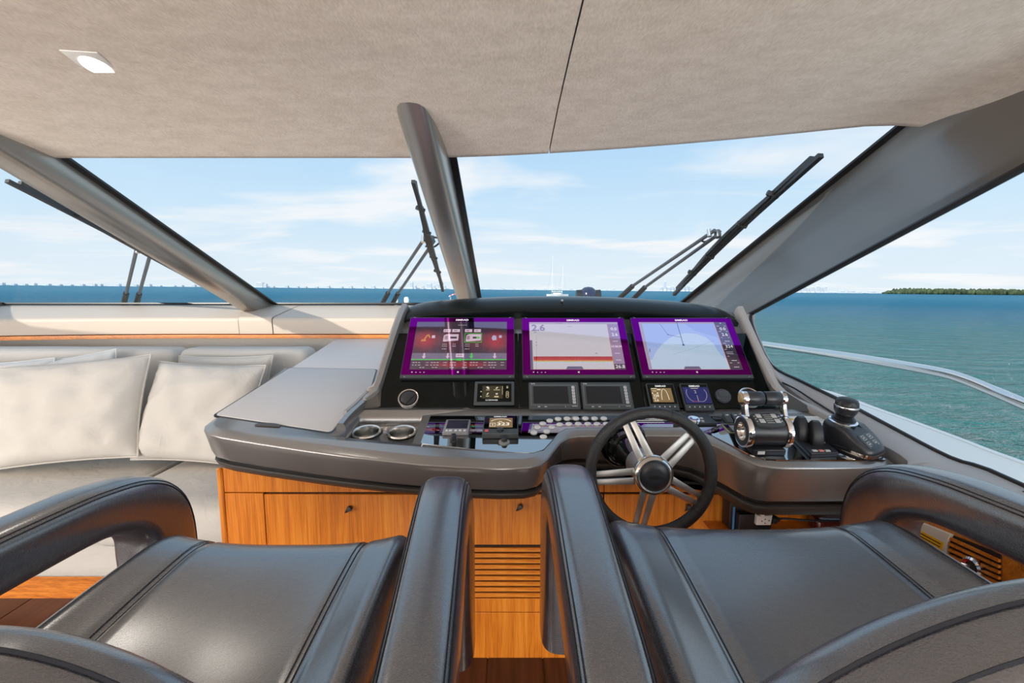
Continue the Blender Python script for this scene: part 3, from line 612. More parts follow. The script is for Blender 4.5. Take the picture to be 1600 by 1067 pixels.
# cup tray sunk into the worktop
M['cup'] = mat('cup_steel', (0.70, 0.69, 0.66), 0.2, metal=1)
cups = [FD.P(573, 677, -0.042), FD.P(628, 677.5, -0.042)]
def cutter(pts, h0, h1): return fpoly('cutter', FD, pts, h0, h1, M['grey'])
tray = roundpoly(d_((561, 648), (534, 683), (644, 694), (661, 648)), 0.015)
cuts = [cutter(tray, -0.042, 0.05)]+[fpoly('cutter', FD.at(a, b), circ(0.047, 32), -0.12, 0.05, M['grey']) for a, b in cups]
for c in cuts:
    md = body.modifiers.new('cut', 'BOOLEAN'); md.object = c; md.operation = 'DIFFERENCE'; md.solver = 'EXACT'
bpy.context.view_layer.update()
me = bpy.data.meshes.new_from_object(body.evaluated_get(bpy.context.evaluated_depsgraph_get()))
body.modifiers.clear(); body.data = me
for c in cuts: bpy.data.objects.remove(c)
for a, b in cups:
    lathe('cup_holder', FD.at(a, b, -0.042), [(0.050, 0.002), (0.055, 0.006), (0.052, 0.011), (0.046, 0.009), (0.0435, 0.0), (0.042, -0.055), (0.036, -0.06), (0.0, -0.06)], M['cup'], console, seg=36, cap=False, label='polished steel cup holder')
# hinged lid on the left
lidp = d_((331, 650), (452, 574.5), (590, 577), (582, 605), (518, 678))
fpoly('lid_gap', FD, roundpoly(inset(lidp, 0.0) if False else lidp, 0.02), -0.004, 0.0012, M['seal'], console)
lid = fpoly('lid', FD, roundpoly([tuple(Vector(q)*0.974+Vector((sum(p[0] for p in lidp)/5, sum(p[1] for p in lidp)/5))*0.026) for q in lidp], 0.02), -0.002, 0.0035, M['lid'], console, bev=0.0015, label='light grey leather lid')
a, b = FD.P(419, 666)
fpoly('finger_pull', FD.at(a, b).rot(-0.12), [(0.05*math.cos(t), 0.016*math.sin(t)) for t in [math.pi*i/9 for i in range(10)]]+[(-0.05, -0.006), (0.05, -0.006)], 0.0025, 0.006, M['greylow'], lid)
# shelf running forward to the ledge
ys = FD.W(0, 0.475).y; zs = FD.W(0, 0.475).z
sh = [(-1.13, ys, zs), (1.1, ys, zs), (1.1, 3.195, -0.3455), (-1.24, 3.195, -0.3455)]
mesh('dash_shelf', [Vector(v)+Vector((0, 0, -0.08)) for v in sh]+[Vector(v) for v in sh], BOXF, M['shelf'], console, bev=0.006, label='grey leather shelf')
# panel housing and the three gloss plates
hp = [(1.81, -0.49), (2.155, -0.138), (2.20, -0.11), (2.62, -0.12), (2.62, -0.40)]
fs_ = [Vector((x, y, z)) for x in (-0.555, 1.085) for y, z in hp]
mesh('panel_housing', fs_, [(0, 1, 2, 3, 4), (9, 8, 7, 6, 5)]+[(i, (i+1) % 5, 5+(i+1) % 5, 5+i) for i in range(5)], M['grey'], console, bev=0.008)
for a0, a1 in ((-0.535, 0.0265), (0.0285, 0.5365), (0.5385, 1.062)):
    fbox('instrument_plate', FP, a0, a1, 0.001, 0.385, 0.004, 0.014, M['gloss'], console, bev=0.0008, seg=1, label='gloss black instrument plate')
# side trims: bright grey ribs curving from the hood down into the worktop
def rib(name, pts, wd, ht, m):
    path = catmull(pts, 6); return sweep(name, path, [(-wd/2, -0.02), (-wd/2, ht*0.6), (-wd*0.3, ht), (wd*0.3, ht), (wd/2, ht*0.6), (wd/2, -0.02)], m, console, up=FP.n*0.7+Vector((0, 0, 0.5)), smooth=50)
q = lambda px, py, h=0: FP.W(*FP.P(px, py), h); dq = lambda px, py, h=0: FD.W(*FD.P(px, py), h)
rib('side_rib', [q(634, 481), q(620, 520), q(604, 570), q(594, 602), q(585, 619), dq(570, 634), dq(548, 655), dq(533, 673)], 0.034, 0.030, M['grey'])
rib('side_rib', [q(626, 481, -0.03), q(612, 520, -0.03), q(596, 570, -0.03), q(587, 600, -0.03), dq(577, 619), dq(562, 634), dq(540, 654)], 0.020, 0.032, M['sill'])
rib('side_rib', [q(1154, 484), q(1170, 520), q(1190, 565), q(1205, 597), q(1216, 614), dq(1236, 628), dq(1272, 645, -0.002), dq(1318, 668, -0.008), dq(1360, 690, -0.016)], 0.034, 0.026, M['sill'])
# cheeks beside the panel foot
mesh('cheek', [q(1200, 600, 0.012), q(1206, 638, 0.012), dq(1280, 646, 0.002), q(1208, 606, 0.02)], [(0, 1, 2, 3)], M['greylow'], console, smooth=0)
mesh('cheek', [q(598, 600, 0.016), q(596, 638, 0.016), dq(563, 641, 0.002), q(590, 612, 0.02)], [(0, 1, 2, 3)], M['greylow'], console, smooth=0)
# hood
rings = []
def zt(x):
    u = (x-0.22)/0.80; return -0.034-0.043*abs(u)**2.2 if x < 0.22 else -0.034-0.050*abs(u)**2.2
for i in range(25):
    x = -0.545+1.62*i/24; e = min(1, i/2.0, (24-i)/2.0)**0.5; z = zt(x); y0 = 2.105
    rings.append([Vector((x, y0+yy+(1-e)*0.02, z-zz-(1-e)*0.025)) for yy, zz in ((0.03, 0.074), (0.004, 0.072), (0.0, 0.064), (0.012, 0.045), (0.045, 0.020), (0.10, 0.005), (0.20, 0.0), (0.45, 0.015), (0.52, 0.06), (0.5, 0.12), (0.06, 0.12))])
loft('display_hood', rings, mat('black_hood', (0.005, 0.008, 0.0075), 0.3, spec=0.35, nodes=n_fine(700, 0.05)), console, smooth=40, label='black curved hood over the displays')
lathe('hood_sensor', Frame(PY(878, 471, 2.13), (1, 0, 0), (0, 0.6, 0.8)), [(0, -0.01), (0.006, -0.01), (0.006, 0.008), (0, 0.009)], M['steel'], console, seg=10)  # small steel stud on the front of the hood
# gloss black inlay of the worktop
inl = d_((673, 650), (657, 693), (740, 702), (800, 707), (832, 708), (849, 703), (861, 690), (872, 677), (884, 670), (900, 668.5), (980, 668), (1066, 668), (1090, 672), (1115, 682), (1145, 697), (1172, 711), (1194, 717.5), (1220, 719), (1300, 719), (1385, 719), (1288, 651), (1100, 650), (900, 650))
fpoly('inlay', FD, roundpoly(inl, 0.008, 3), -0.003, 0.0015, M['inlay'], console, label='gloss black worktop inlay')

# air vents and the blanking plug in the panel
def vent(px, py, r, flapped):
    a, b = FP.P(px, py, 0.014); fr = FP.at(a, b, 0.014)
    v = lathe('air_vent', fr, [(r*0.80, 0.0), (r*0.84, 0.010), (r*0.95, 0.011), (r, 0.006), (r, 0.0), (r*0.8, 0.001)], M['steel'], console, seg=36, ring=True)
    lathe('vent_bowl', fr, [(0, 0.001), (r*0.80, 0.002), (r*0.82, 0.004), (0, 0.004)], M['black'], v)
    fl = Frame(fr.o, FP.a, FP.b).rot(R(55) if flapped else R(20))
    if flapped:
        fpoly('vent_flap', fl, [(r*0.72*math.cos(t), r*0.72*math.sin(t)) for t in [R(-155)+R(310)*i/20 for i in range(21)]], 0.004, 0.012, M['satin'], v, bev=0.001); fbox('vent_edge', fl, -r*0.66, r*0.62, -r*0.30, -r*0.24, 0.006, 0.016, M['satin'], v)
    else:
        for k in range(-2, 3): fbox('vent_vane', fl, -r*0.7, r*0.7, k*r*0.26-0.002, k*r*0.26+0.002, 0.003, 0.010, M['satin'], v)
vent(638.5, 623.5, 0.0435, True); vent(1170, 622, 0.0465, False)
a, b = FP.P(1129, 619.5, 0.014); fr = FP.at(a, b, 0.014)
pl = lathe('blanking_plug', fr, [(0, 0.012), (0.029, 0.012), (0.032, 0.008), (0.032, 0)], mat('grey_plug', (0.06, 0.065, 0.08), 0.25), console)
fbox('plug_slot', fr, -0.018, 0.022, -0.006, 0.018, 0.0115, 0.0145, M['bezel'], pl, bev=0.001)

# ---------------------------------------------------------------- displays
def rect_of(c4, h=0.014, F=None):
    q = [(F or FP).P(x, y, h) for x, y in c4]; return (q[0][0]+q[3][0])/2, (q[1][0]+q[2][0])/2, (q[2][1]+q[3][1])/2, (q[0][1]+q[1][1])/2
class Disp:
    def __init__(s, name, label, c4, hb, mb, cat='display', bev=0.003, F=None, h0=0.014):
        F = F or FP; s.a0, s.a1, s.b0, s.b1 = rect_of(c4, h0+hb, F); s.W, s.Hh = s.a1-s.a0, s.b1-s.b0
        s.fr = F.at(s.a0, s.b0, h0+0.0002); s.hb = hb
        s.t = thing(name, label, cat, F.W((s.a0+s.a1)/2, s.b0, h0))
        s.case = fbox('case', s.fr, 0, s.W, 0, s.Hh, 0, hb, mb, s.t, bev=bev)
    def u(s, x): return x*s.W
    def v(s, y): return y*s.Hh
    def r(s, u0, u1, v0, v1): return (u0*s.W, u1*s.W, v0*s.Hh, v1*s.Hh)
    def box(s, name, u0, u1, v0, v1, h, m, bev=0, parent=None): return fbox(name, s.fr, u0*s.W, u1*s.W, v0*s.Hh, v1*s.Hh, s.hb-0.0005, s.hb+h, m, parent or s.t, bev=bev)
    def q(s, name, rects, h, m, parent=None):
        rr = [tuple((p[0]*s.W, p[1]*s.Hh) for p in r) if isinstance(r[0], (tuple, list)) else s.r(*r) for r in rects]
        return quads(name, s.fr, rr, s.hb+h, m, parent or s.t, kind='stuff' if len(rr) > 1 else None)
    def tx(s, st, u, v, size, m, h=0.0016, align='CENTER', parent=None, sxy=1.0, bold=0.0, name='lettering'): return text(name, st, s.fr, u*s.W, v*s.Hh, s.hb+h, size*s.Hh, m, parent or s.t, align, sxy, bold)
class Scr:
    """a lit area inside a display with its own 0..1 coordinates"""
    def __init__(s, d, u0, u1, v0, v1, m, name='screen', h=0.0010):
        s.d = d; s.k = (u0, u1, v0, v1); s.h = h; s.o = d.q(name, [(u0, u1, v0, v1)], h, m)
    def m(s, x, y): u0, u1, v0, v1 = s.k; return (u0+(u1-u0)*x, v0+(v1-v0)*y)
    def q(s, name, rects, m, lv=1):
        o = []
        for r in rects:
            if isinstance(r[0], (tuple, list)): o.append(tuple(s.m(*p) for p in r))
            else: a = s.m(r[0], r[2]); b = s.m(r[1], r[3]); o.append((a[0], b[0], a[1], b[1]))
        return s.d.q(name, o, s.h+0.00012*lv, m, s.o)
    def tx(s, st, x, y, size, m, lv=4, **k): u, v = s.m(x, y); return s.d.tx(st, u, v, size*(s.k[3]-s.k[2]), m, s.h+0.00012*lv, parent=s.o, **k)
def bars(x, y, w_, n, h=0.012):                     # illegible small print: short dashes
    o = []; p = x
    for i in range(n):
        l = w_/n*random.uniform(0.5, 0.85); o.append((p, p+l, y-h/2, y+h/2)); p += w_/n
    return o
logo = mat('logo_white', (0.8, 0.8, 0.8), 0.5, emit=(0.75, 0.78, 0.76), es=0.55)
dim = mat('dim_mark', (0.5, 0.5, 0.5), 0.5, emit=(0.5, 0.5, 0.5), es=0.25)
def big_display(label, c4):
    d = Disp('multifunction_display', label, c4, 0.016, M['satin'], bev=0.002)
    d.q('coated_glass', [(0.006, 0.994, 0.05, 0.985)], 0.0006, M['coat'])
    d.q('chin', [(0.006, 0.994, 0.008, 0.05)], 0.0006, M['bezel'])
    d.tx('SIMRAD', 0.5, 0.945, 0.040, logo, 0.0012, sxy=1.25, bold=0.02, name='logo')
    d.q('touch_marks', [(0.095, 0.105, 0.082, 0.098), (0.13, 0.14, 0.082, 0.092), (0.165, 0.178, 0.083, 0.09), (0.20, 0.21, 0.082, 0.092), (0.495, 0.51, 0.078, 0.102)], 0.0012, dim)
    d.q('corner_clip', [((0.03, 0.03), (0.045, 0.01), (0.052, 0.01), (0.037, 0.03)), ((0.97, 0.03), (0.955, 0.01), (0.948, 0.01), (0.963, 0.03)), ((0.03, 0.997), (0.05, 0.985), (0.057, 0.985), (0.037, 0.997)), ((0.97, 0.997), (0.95, 0.985), (0.943, 0.985), (0.963, 0.997))], 0.0014, M['steel'])
    return d
random.seed(21)
# left display: dark power overview page
d = big_display('left display showing a dark power page with red glows and green line', ((639, 495), (803.5, 496), (804.5, 591), (627, 591)))
def n_power(nt, e):
    t = nt.nodes.new('ShaderNodeTexCoord'); acc = None
    for cx, sy, st in ((0.12, 0.60, 0.30), (0.88, 0.58, 0.30), (0.40, 0.60, 0.07), (0.66, 0.60, 0.07), (0.52, 0.10, 0.22)):
        sp = nt.nodes.new('ShaderNodeVectorMath'); sp.operation = 'SUBTRACT'; nt.links.new(t.outputs['Generated'], sp.inputs[0]); sp.inputs[1].default_value = (cx, sy, sy)
        ml = nt.nodes.new('ShaderNodeVectorMath'); ml.operation = 'MULTIPLY'; nt.links.new(sp.outputs[0], ml.inputs[0]); ml.inputs[1].default_value = (1 if sy > 0.2 else 0.45, 0.5 if sy > 0.2 else 1.3, 0.5 if sy > 0.2 else 1.3)
        ln = nt.nodes.new('ShaderNodeVectorMath'); ln.operation = 'LENGTH'; nt.links.new(ml.outputs[0], ln.inputs[0])
        mr = nt.nodes.new('ShaderNodeMapRange'); nt.links.new(ln.outputs['Value'], mr.inputs[0]); mr.inputs[1].default_value = 0.20; mr.inputs[2].default_value = 0.0; mr.inputs[4].default_value = st
        mr.interpolation_type = 'SMOOTHSTEP'
        if acc is None: acc = mr.outputs[0]
        else:
            ad = nt.nodes.new('ShaderNodeMath'); ad.operation = 'ADD'; nt.links.new(acc, ad.inputs[0]); nt.links.new(mr.outputs[0], ad.inputs[1]); acc = ad.outputs[0]
    r = ramp(nt, acc, [(0.0, (0.006, 0.005, 0.012)), (0.30, (0.30, 0.004, 0.008)), (1.0, (0.6, 0.01, 0.01))]); nt.links.new(r.outputs[0], e.inputs[0])
s = Scr(d, 0.074, 0.928, 0.13, 0.912, coated('power_page', refl=SC_REFL, nodes=n_power))
green = scr((0.02, 0.50, 0.05)); pink = scr((0.55, 0.42, 0.50)); grey_ = scr((0.10, 0.10, 0.16)); dark_ = scr((0.01, 0.01, 0.02)); lt = scr((0.45, 0.42, 0.46)); brown = scr((0.45, 0.20, 0.03))
s.q('grey_band', [(0, 1, 0.195, 0.325)], grey_); s.q('column_line', [(0.265, 0.268, 0.33, 0.86), (0.505, 0.508, 0.33, 0.86), (0.75, 0.753, 0.33, 0.86)], scr((0.06, 0.05, 0.07)))
s.q('green_line', [(0, 1, 0.185, 0.203)], green, 2)
def arrow(x, y0, y1, w_): return [(x-w_*0.4, x+w_*0.4, y0+(y1-y0)*0.45, y1), ((x-w_, y0+(y1-y0)*0.45), (x, y0), (x+w_, y0+(y1-y0)*0.45))]
s.q('arrow', arrow(0.13, 0.21, 0.325, 0.022)+arrow(0.38, 0.21, 0.325, 0.022)+arrow(0.875, 0.21, 0.325, 0.022), pink, 3); s.q('green_arrow', arrow(0.63, 0.21, 0.325, 0.022)+[(0.475, 0.515, 0.175, 0.215), ((0.51, 0.165), (0.545, 0.195), (0.51, 0.225))], green, 3)
s.q('button', [(0.305, 0.385, 0.77, 0.835), (0.40, 0.485, 0.77, 0.835), (0.54, 0.62, 0.77, 0.835), (0.64, 0.715, 0.77, 0.835), (0.465, 0.55, 0.24, 0.315)], pink, 4)
s.q('button_print', bars(0.315, 0.80, 0.06, 2)+bars(0.42, 0.80, 0.05, 1)+bars(0.555, 0.80, 0.05, 1)+bars(0.66, 0.80, 0.035, 1)+bars(0.48, 0.28, 0.055, 2), dark_, 5)
s.q('generator', [((0.31, 0.57), (0.315, 0.70), (0.345, 0.725), (0.475, 0.725), (0.475, 0.59), (0.33, 0.565)), ((0.555, 0.57), (0.56, 0.70), (0.59, 0.725), (0.72, 0.725), (0.72, 0.59), (0.575, 0.565))], pink, 4)
s.q('generator_slot', [(0.385, 0.458, 0.63, 0.67), (0.63, 0.67, 0.63, 0.67)], dark_, 5); s.q('generator_led', [(0.67, 0.705, 0.63, 0.67)], green, 5); s.q('generator_flywheel', [(0.325, 0.36, 0.61, 0.69), (0.565, 0.60, 0.61, 0.69)], scr((0.28, 0.20, 0.24)), 5)
s.q('selection_frame', [(0.54, 0.545, 0.545, 0.745), (0.725, 0.73, 0.545, 0.745), (0.54, 0.73, 0.545, 0.555), (0.54, 0.73, 0.735, 0.745)], green, 6)
s.q('thruster_icon', [((0.07, 0.57), (0.13, 0.575), (0.12, 0.62), (0.08, 0.61)), ((0.10, 0.62), (0.13, 0.72), (0.145, 0.71), (0.12, 0.62)), ((0.14, 0.70), (0.165, 0.63), (0.17, 0.66), (0.15, 0.73))], brown, 4)
s.q('shore_icon', [((0.835, 0.64), (0.85, 0.70), (0.885, 0.69), (0.89, 0.60), (0.85, 0.59)), (0.915, 0.945, 0.645, 0.70)], scr((0.35, 0.35, 0.50)), 4); s.q('plug_icon', [(0.185, 0.22, 0.64, 0.70)], pink, 4)
pr = []
for x in (0.31, 0.555):
    for y in (0.51, 0.47, 0.41): pr += bars(x, y, 0.055, 3)
    for y in (0.51, 0.47): pr += bars(x+0.11, y, 0.04, 2)
for x, w_ in ((0.02, 0.09), (0.16, 0.03), (0.21, 0.09), (0.34, 0.04), (0.41, 0.07), (0.56, 0.03), (0.62, 0.09), (0.76, 0.03), (0.81, 0.09), (0.94, 0.035)):
    pr += bars(x, 0.135, w_, 3)+bars(x, 0.085, w_, 3)
for x in (0.10, 0.23, 0.41, 0.54, 0.70, 0.83): pr += bars(x, 0.038, 0.06, 2)
s.q('small_print', pr+bars(0.46, 0.925, 0.10, 5), lt, 4)
s.q('red_strip', [(0.30, 0.75, 0.07, 0.10)], scr((0.20, 0.003, 0.008)), 2)

# middle display: echo sounder
d = big_display('middle display showing a white echo sounder page with a red seabed band', ((814.6, 496), (976, 496), (991.6, 591), (816.5, 591)))
def n_echo(nt, e):
    t = nt.nodes.new('ShaderNodeTexCoord'); sp = nt.nodes.new('ShaderNodeSeparateXYZ'); nt.links.new(t.outputs['Generated'], sp.inputs[0])
    n = tex(nt, scale=(90, 6, 6), coord='Generated', Scale=1.0, Detail=4, Roughness=0.8)
    ad = nt.nodes.new('ShaderNodeMath'); ad.operation = 'MULTIPLY_ADD'; nt.links.new(n.outputs[0], ad.inputs[0]); ad.inputs[1].default_value = 0.9; ad.inputs[2].default_value = -0.45
    sm = nt.nodes.new('ShaderNodeMath'); sm.operation = 'ADD'; nt.links.new(sp.outputs['Z'], sm.inputs[0]); nt.links.new(ad.outputs[0], sm.inputs[1])
    r = ramp(nt, sm.outputs[0], [(0.0, (0.45, 0.47, 0.50)), (0.18, (0.35, 0.45, 0.55)), (0.30, (0.45, 0.40, 0.04)), (0.42, (0.55, 0.10, 0.01)), (0.55, (0.33, 0.008, 0.004)), (0.97, (0.30, 0.006, 0.004))]); nt.links.new(r.outputs[0], e.inputs[0])
s = Scr(d, 0.074, 0.928, 0.13, 0.912, scr((0.44, 0.43, 0.46)))
s.q('side_column', [(0.88, 1.0, 0.0, 0.955)], scr((0.22, 0.16, 0.26))); s.q('status_bar', [(0, 1, 0.955, 1)], scr((0.30, 0.26, 0.33)), 2)
band_ = s.q('seabed_band', [(0.035, 0.88, 0.12, 0.26)], coated('seabed_echo', refl=SC_REFL, nodes=n_echo), 2)
s.q('depth_strip', [(0, 0.028, 0.0, 0.60)], scr((0.05, 0.06, 0.11)), 2); s.q('depth_box', [(0.885, 1.0, 0, 0.11)], dark_, 3); s.q('tab', [((0.37, 0), (0.56, 0), (0.54, 0.06), (0.39, 0.06))], scr((0.06, 0.07, 0.15)), 3)
s.q('edge_line', [(0.03, 0.88, 0.0, 0.006), (0.878, 0.882, 0, 0.95)], scr((0.5, 0.16, 0.05)), 3)
inkp = scr((0.17, 0.13, 0.24)); wt = scr((0.8, 0.78, 0.82))
s.tx('2.6', 0.10, 0.865, 0.19, inkp, bold=0.03); s.tx('0.0', 0.945, 0.845, 0.085, wt); s.tx('2.6', 0.945, 0.72, 0.085, wt); s.tx('---', 0.94, 0.585, 0.09, wt); s.tx('10:38:39', 0.94, 0.465, 0.055, wt); s.tx('---', 0.94, 0.33, 0.09, wt); s.tx('---', 0.94, 0.195, 0.09, wt); s.tx('26.8', 0.945, 0.055, 0.09, wt)
s.q('small_print', bars(0.05, 0.77, 0.04, 1)+bars(0.43, 0.90, 0.06, 3, 0.008)+bars(0.30, 0.975, 0.08, 3)+[(0.895, 0.92, 0.905, 0.915), (0.97, 0.985, 0.905, 0.915), (0.9, 0.93, 0.785, 0.795), (0.97, 0.985, 0.785, 0.795), (0.9, 0.96, 0.655, 0.663), (0.9, 0.93, 0.53, 0.54), (0.9, 0.92, 0.40, 0.41), (0.9, 0.92, 0.265, 0.275), (0.91, 0.95, 0.13, 0.14), (0.06, 0.08, 0.55, 0.56), (0.06, 0.08, 0.49, 0.50), (0.70, 0.725, 0.315, 0.33)], inkp, 4)

# right display: chart
d = big_display('right display showing a pale blue sea chart', ((985.6, 496), (1144, 496), (1176, 591), (1002.5, 591)))
s = Scr(d, 0.074, 0.928, 0.13, 0.912, scr((0.25, 0.36, 0.62)))
sh_ = [(0.0, 0.0), (0.0, 0.18)]+[(0.06+0.05*i, 0.20+0.55*math.sin(min(1, i/9)*math.pi/2)**0.8) for i in range(10)]+[(0.62, 0.74), (0.72, 0.66), (0.78, 0.52), (0.80, 0.36), (0.86, 0.20), (0.86, 0.0)]
s.q('shallows', [tuple(sh_)], scr((0.36, 0.48, 0.60)), 1)
s.q('deep_corner', [((0.50, 1), (0.62, 0.80), (0.86, 0.66), (0.86, 1))], scr((0.20, 0.30, 0.60)), 1)
s.q('side_column', [(0.865, 1, 0, 1)], scr((0.012, 0.012, 0.02)), 2); s.q('status_bar', [(0, 0.865, 0.965, 1), (0, 0.035, 0, 0.965)], scr((0.28, 0.24, 0.30)), 3); s.q('tab', [((0.37, 0), (0.56, 0), (0.54, 0.06), (0.39, 0.06))], scr((0.06, 0.07, 0.15)), 3)
s.q('edge_line', [(0.862, 0.867, 0, 0.96), (0.035, 0.86, 0.0, 0.006)], scr((0.5, 0.16, 0.05)), 4)
def line(x0, y0, x1, y1, w_=0.004):
    dx, dy = x1-x0, y1-y0; l = math.hypot(dx, dy); nx, ny = -dy/l*w_, dx/l*w_; return ((x0-nx, y0-ny), (x1-nx, y1-ny), (x1+nx, y1+ny), (x0+nx, y0+ny))
s.q('heading_line', [line(0.44, 0.5, 0.44, 1.0), line(0.44, 0.66, 0.30, 0.72), line(0.30, 0.72, 0.24, 0.97, 0.002), (0.43, 0.452, 0.48, 0.52), (0.295, 0.31, 0.71, 0.73)], scr((0.03, 0.06, 0.16)), 4)
s.q('contour_line', [line(0.5, 0.40, 0.80, 0.60, 0.0015), line(0.30, 0.30, 0.50, 0.40, 0.0015), line(0.05, 0.35, 0.06, 0.42, 0.008)], scr((0.14, 0.20, 0.32)), 4)
for st, y, z_ in (('0.0', 0.845, 0.085), ('2.6', 0.72, 0.085), ('---', 0.585, 0.09), ('324', 0.465, 0.085), ('---', 0.185, 0.09), ('---', 0.055, 0.09)): s.tx(st, 0.94, y, z_, wt)
s.q('small_print', [(0.88, 0.91, 0.905, 0.915), (0.965, 0.985, 0.905, 0.915), (0.885, 0.915, 0.785, 0.795), (0.965, 0.985, 0.785, 0.795), (0.885, 0.91, 0.655, 0.663), (0.965, 0.985, 0.655, 0.663), (0.885, 0.92, 0.53, 0.54), (0.88, 0.905, 0.40, 0.41), (0.885, 0.96, 0.345, 0.353), (0.885, 0.96, 0.31, 0.318), (0.885, 0.905, 0.26, 0.27), (0.885, 0.91, 0.125, 0.135), (0.965, 0.985, 0.125, 0.135), (0.93, 0.945, 0.965, 0.985)], lt, 4)

# power control panel
d = Disp('power_controller', 'small grey framed controller with four gold icons', ((742, 595.5), (803.5, 595.5), (804, 632), (740, 632)), 0.012, M['bezel'], 'controller', bev=0.004)
d.q('glass_face', [(0.075, 0.925, 0.11, 0.89)], 0.0006, M['gloss'])
s = Scr(d, 0.20, 0.71, 0.25, 0.79, lcd('olive_lcd', (0.035, 0.03, 0.012)))
gold = lcd('gold_icon', (0.62, 0.52, 0.30)); pale = lcd('pale_icon', (0.75, 0.66, 0.54))
s.q('icon', [((0.18, 0.92), (0.26, 0.95), (0.34, 0.84), (0.33, 0.74), (0.24, 0.76)), ((0.64, 0.78), (0.72, 0.92), (0.77, 0.88), (0.69, 0.74)), ((0.20, 0.30), (0.28, 0.45), (0.32, 0.42), (0.25, 0.26)), ((0.66, 0.44), (0.70, 0.38), (0.75, 0.44), (0.76, 0.32), (0.66, 0.29))], pale, 2)
s.q('caption', [(0.18, 0.36, 0.65, 0.69), (0.55, 0.86, 0.65, 0.69), (0.18, 0.34, 0.15, 0.20), ((0.58, 0.09), (0.81, 0.09), (0.79, 0.19), (0.60, 0.19)), (0.975, 0.995, 0.30, 0.96)], gold, 2)
d.tx('OCEPOWER', 0.44, 0.175, 0.075, logo, 0.0012, sxy=1.1, name='logo')
d.q('key_marks', [(0.155, 0.185, 0.52, 0.56), (0.155, 0.185, 0.31, 0.35), (0.80, 0.845, 0.69, 0.73), (0.80, 0.845, 0.755, 0.775), (0.79, 0.80, 0.30, 0.53), (0.85, 0.86, 0.30, 0.53), (0.80, 0.85, 0.275, 0.29), (0.80, 0.85, 0.54, 0.555), (0.815, 0.835, 0.47, 0.50), (0.815, 0.835, 0.41, 0.44), (0.81, 0.84, 0.36, 0.375)], 0.0012, gold)
# twin engine displays
for c4, lb in ((((825.5, 597), (903, 597), (908, 639), (827, 639)), 'left of two grey engine displays with blank black screens'), (((907, 597), (984, 597), (991.5, 639), (911.5, 639)), 'right of two grey engine displays with blank black screens')):
    d = Disp('engine_display', lb, c4, 0.010, M['bezel']); d.t['group'] = 'twin engine displays'
    d.q('outline', [(0.04, 0.95, 0.875, 0.885), (0.04, 0.95, 0.135, 0.145), (0.04, 0.046, 0.14, 0.88), (0.944, 0.95, 0.14, 0.88)], 0.0006, M['bezel2'])
    d.box('screen', 0.09, 0.78, 0.20, 0.83, 0.0008, M['black'], 0)
    for k in range(6): d.box('key', 0.855, 0.915, 0.19+k*0.112, 0.19+k*0.112+0.092, 0.003, M['btn'], 0.001)
    d.q('key_print', [(0.878, 0.892, 0.225+k*0.112, 0.25+k*0.112) for k in range(6)], 0.0034, M['blue'])
    d.q('maker_mark', bars(0.05, 0.935, 0.08, 4, 0.03), 0.0008, dim); d.q('port_marks', bars(0.17, 0.08, 0.05, 3, 0.03)+bars(0.30, 0.08, 0.05, 3, 0.03)+bars(0.70, 0.08, 0.02, 1, 0.03)+bars(0.84, 0.10, 0.10, 5, 0.025), 0.0008, dim)
# two small square instruments
amb = lcd('amber_lcd', (0.22, 0.14, 0.055)); ambw = lcd('amber_white', (0.85, 0.76, 0.60))
def square(label, c4):
    d = Disp('instrument', label, c4, 0.016, M['bezel'], 'instrument', bev=0.003); d.q('glass_face', [(0.03, 0.97, 0.215, 0.965)], 0.0006, M['gloss'])
    d.tx('SIMRAD', 0.5, 0.885, 0.085, logo, 0.0014, sxy=1.2, bold=0.02, name='logo')
    for k in range(5): d.box('key', 0.07+k*0.175, 0.07+k*0.175+0.155, 0.05, 0.17, 0.002, M['bezel'], 0.002)
    d.q('key_print', [(0.12+k*0.175, 0.155+k*0.175, 0.09, 0.13) for k in range(5)], 0.0026, dim); return d
d = square('square instrument with amber screen and boat bow outline', ((1009.5, 599), (1053, 599), (1062, 641), (1017, 640)))
s = Scr(d, 0.13, 0.86, 0.28, 0.81, amb)
s.tx('328', 0.19, 0.45, 0.24, ambw, bold=0.02); s.tx('2.6', 0.17, 0.13, 0.22, ambw, bold=0.02)
arc = [(0.50+0.16*math.sin(t)*1.0, 0.95-0.75*(1-math.cos(t))) for t in [R(90)*i/8 for i in range(9)]]
s.q('bow_outline', [line(0.62+sg*0.17*math.sin(R(90)*i/8), 0.94-0.78*(1-math.cos(R(90)*i/8)), 0.62+sg*0.17*math.sin(R(90)*(i+1)/8), 0.94-0.78*(1-math.cos(R(90)*(i+1)/8)), 0.014) for i in range(8) for sg in (-1, 1)]+[(0.02, 0.30, 0.95, 0.99), (0.06, 0.26, 0.78, 0.81), (0.02, 0.08, 0.60, 0.68), (0.25, 0.33, 0.60, 0.68), (0.02, 0.2, 0.27, 0.31), (0.30, 0.48, 0.86, 0.93)], ambw, 2)
d = square('square instrument with blue screen and dial', ((1062.5, 599), (1105.5, 599), (1116.5, 641), (1071.5, 641)))
s = Scr(d, 0.06, 0.96, 0.24, 0.85, coated('blue_dial', (0.004, 0.005, 0.02), 1.0, (0.08, 0.09, 0.40)))
dl = lcd('dial_grey', (0.22, 0.22, 0.30)); pts = [(0.16, 0.86), (0.10, 0.66), (0.12, 0.42), (0.20, 0.22), (0.30, 0.12), (0.5, 0.12)]
s.q('dial', [line(*pts[i], *pts[i+1], 0.014) for i in range(4)]+[line(1-pts[i][0], pts[i][1], 1-pts[i+1][0], pts[i+1][1], 0.014) for i in range(5)], dl, 2); s.q('dial_port', [line(*pts[4], *pts[5], 0.016)], lcd('dial_red', (0.35, 0.05, 0.16)), 2)
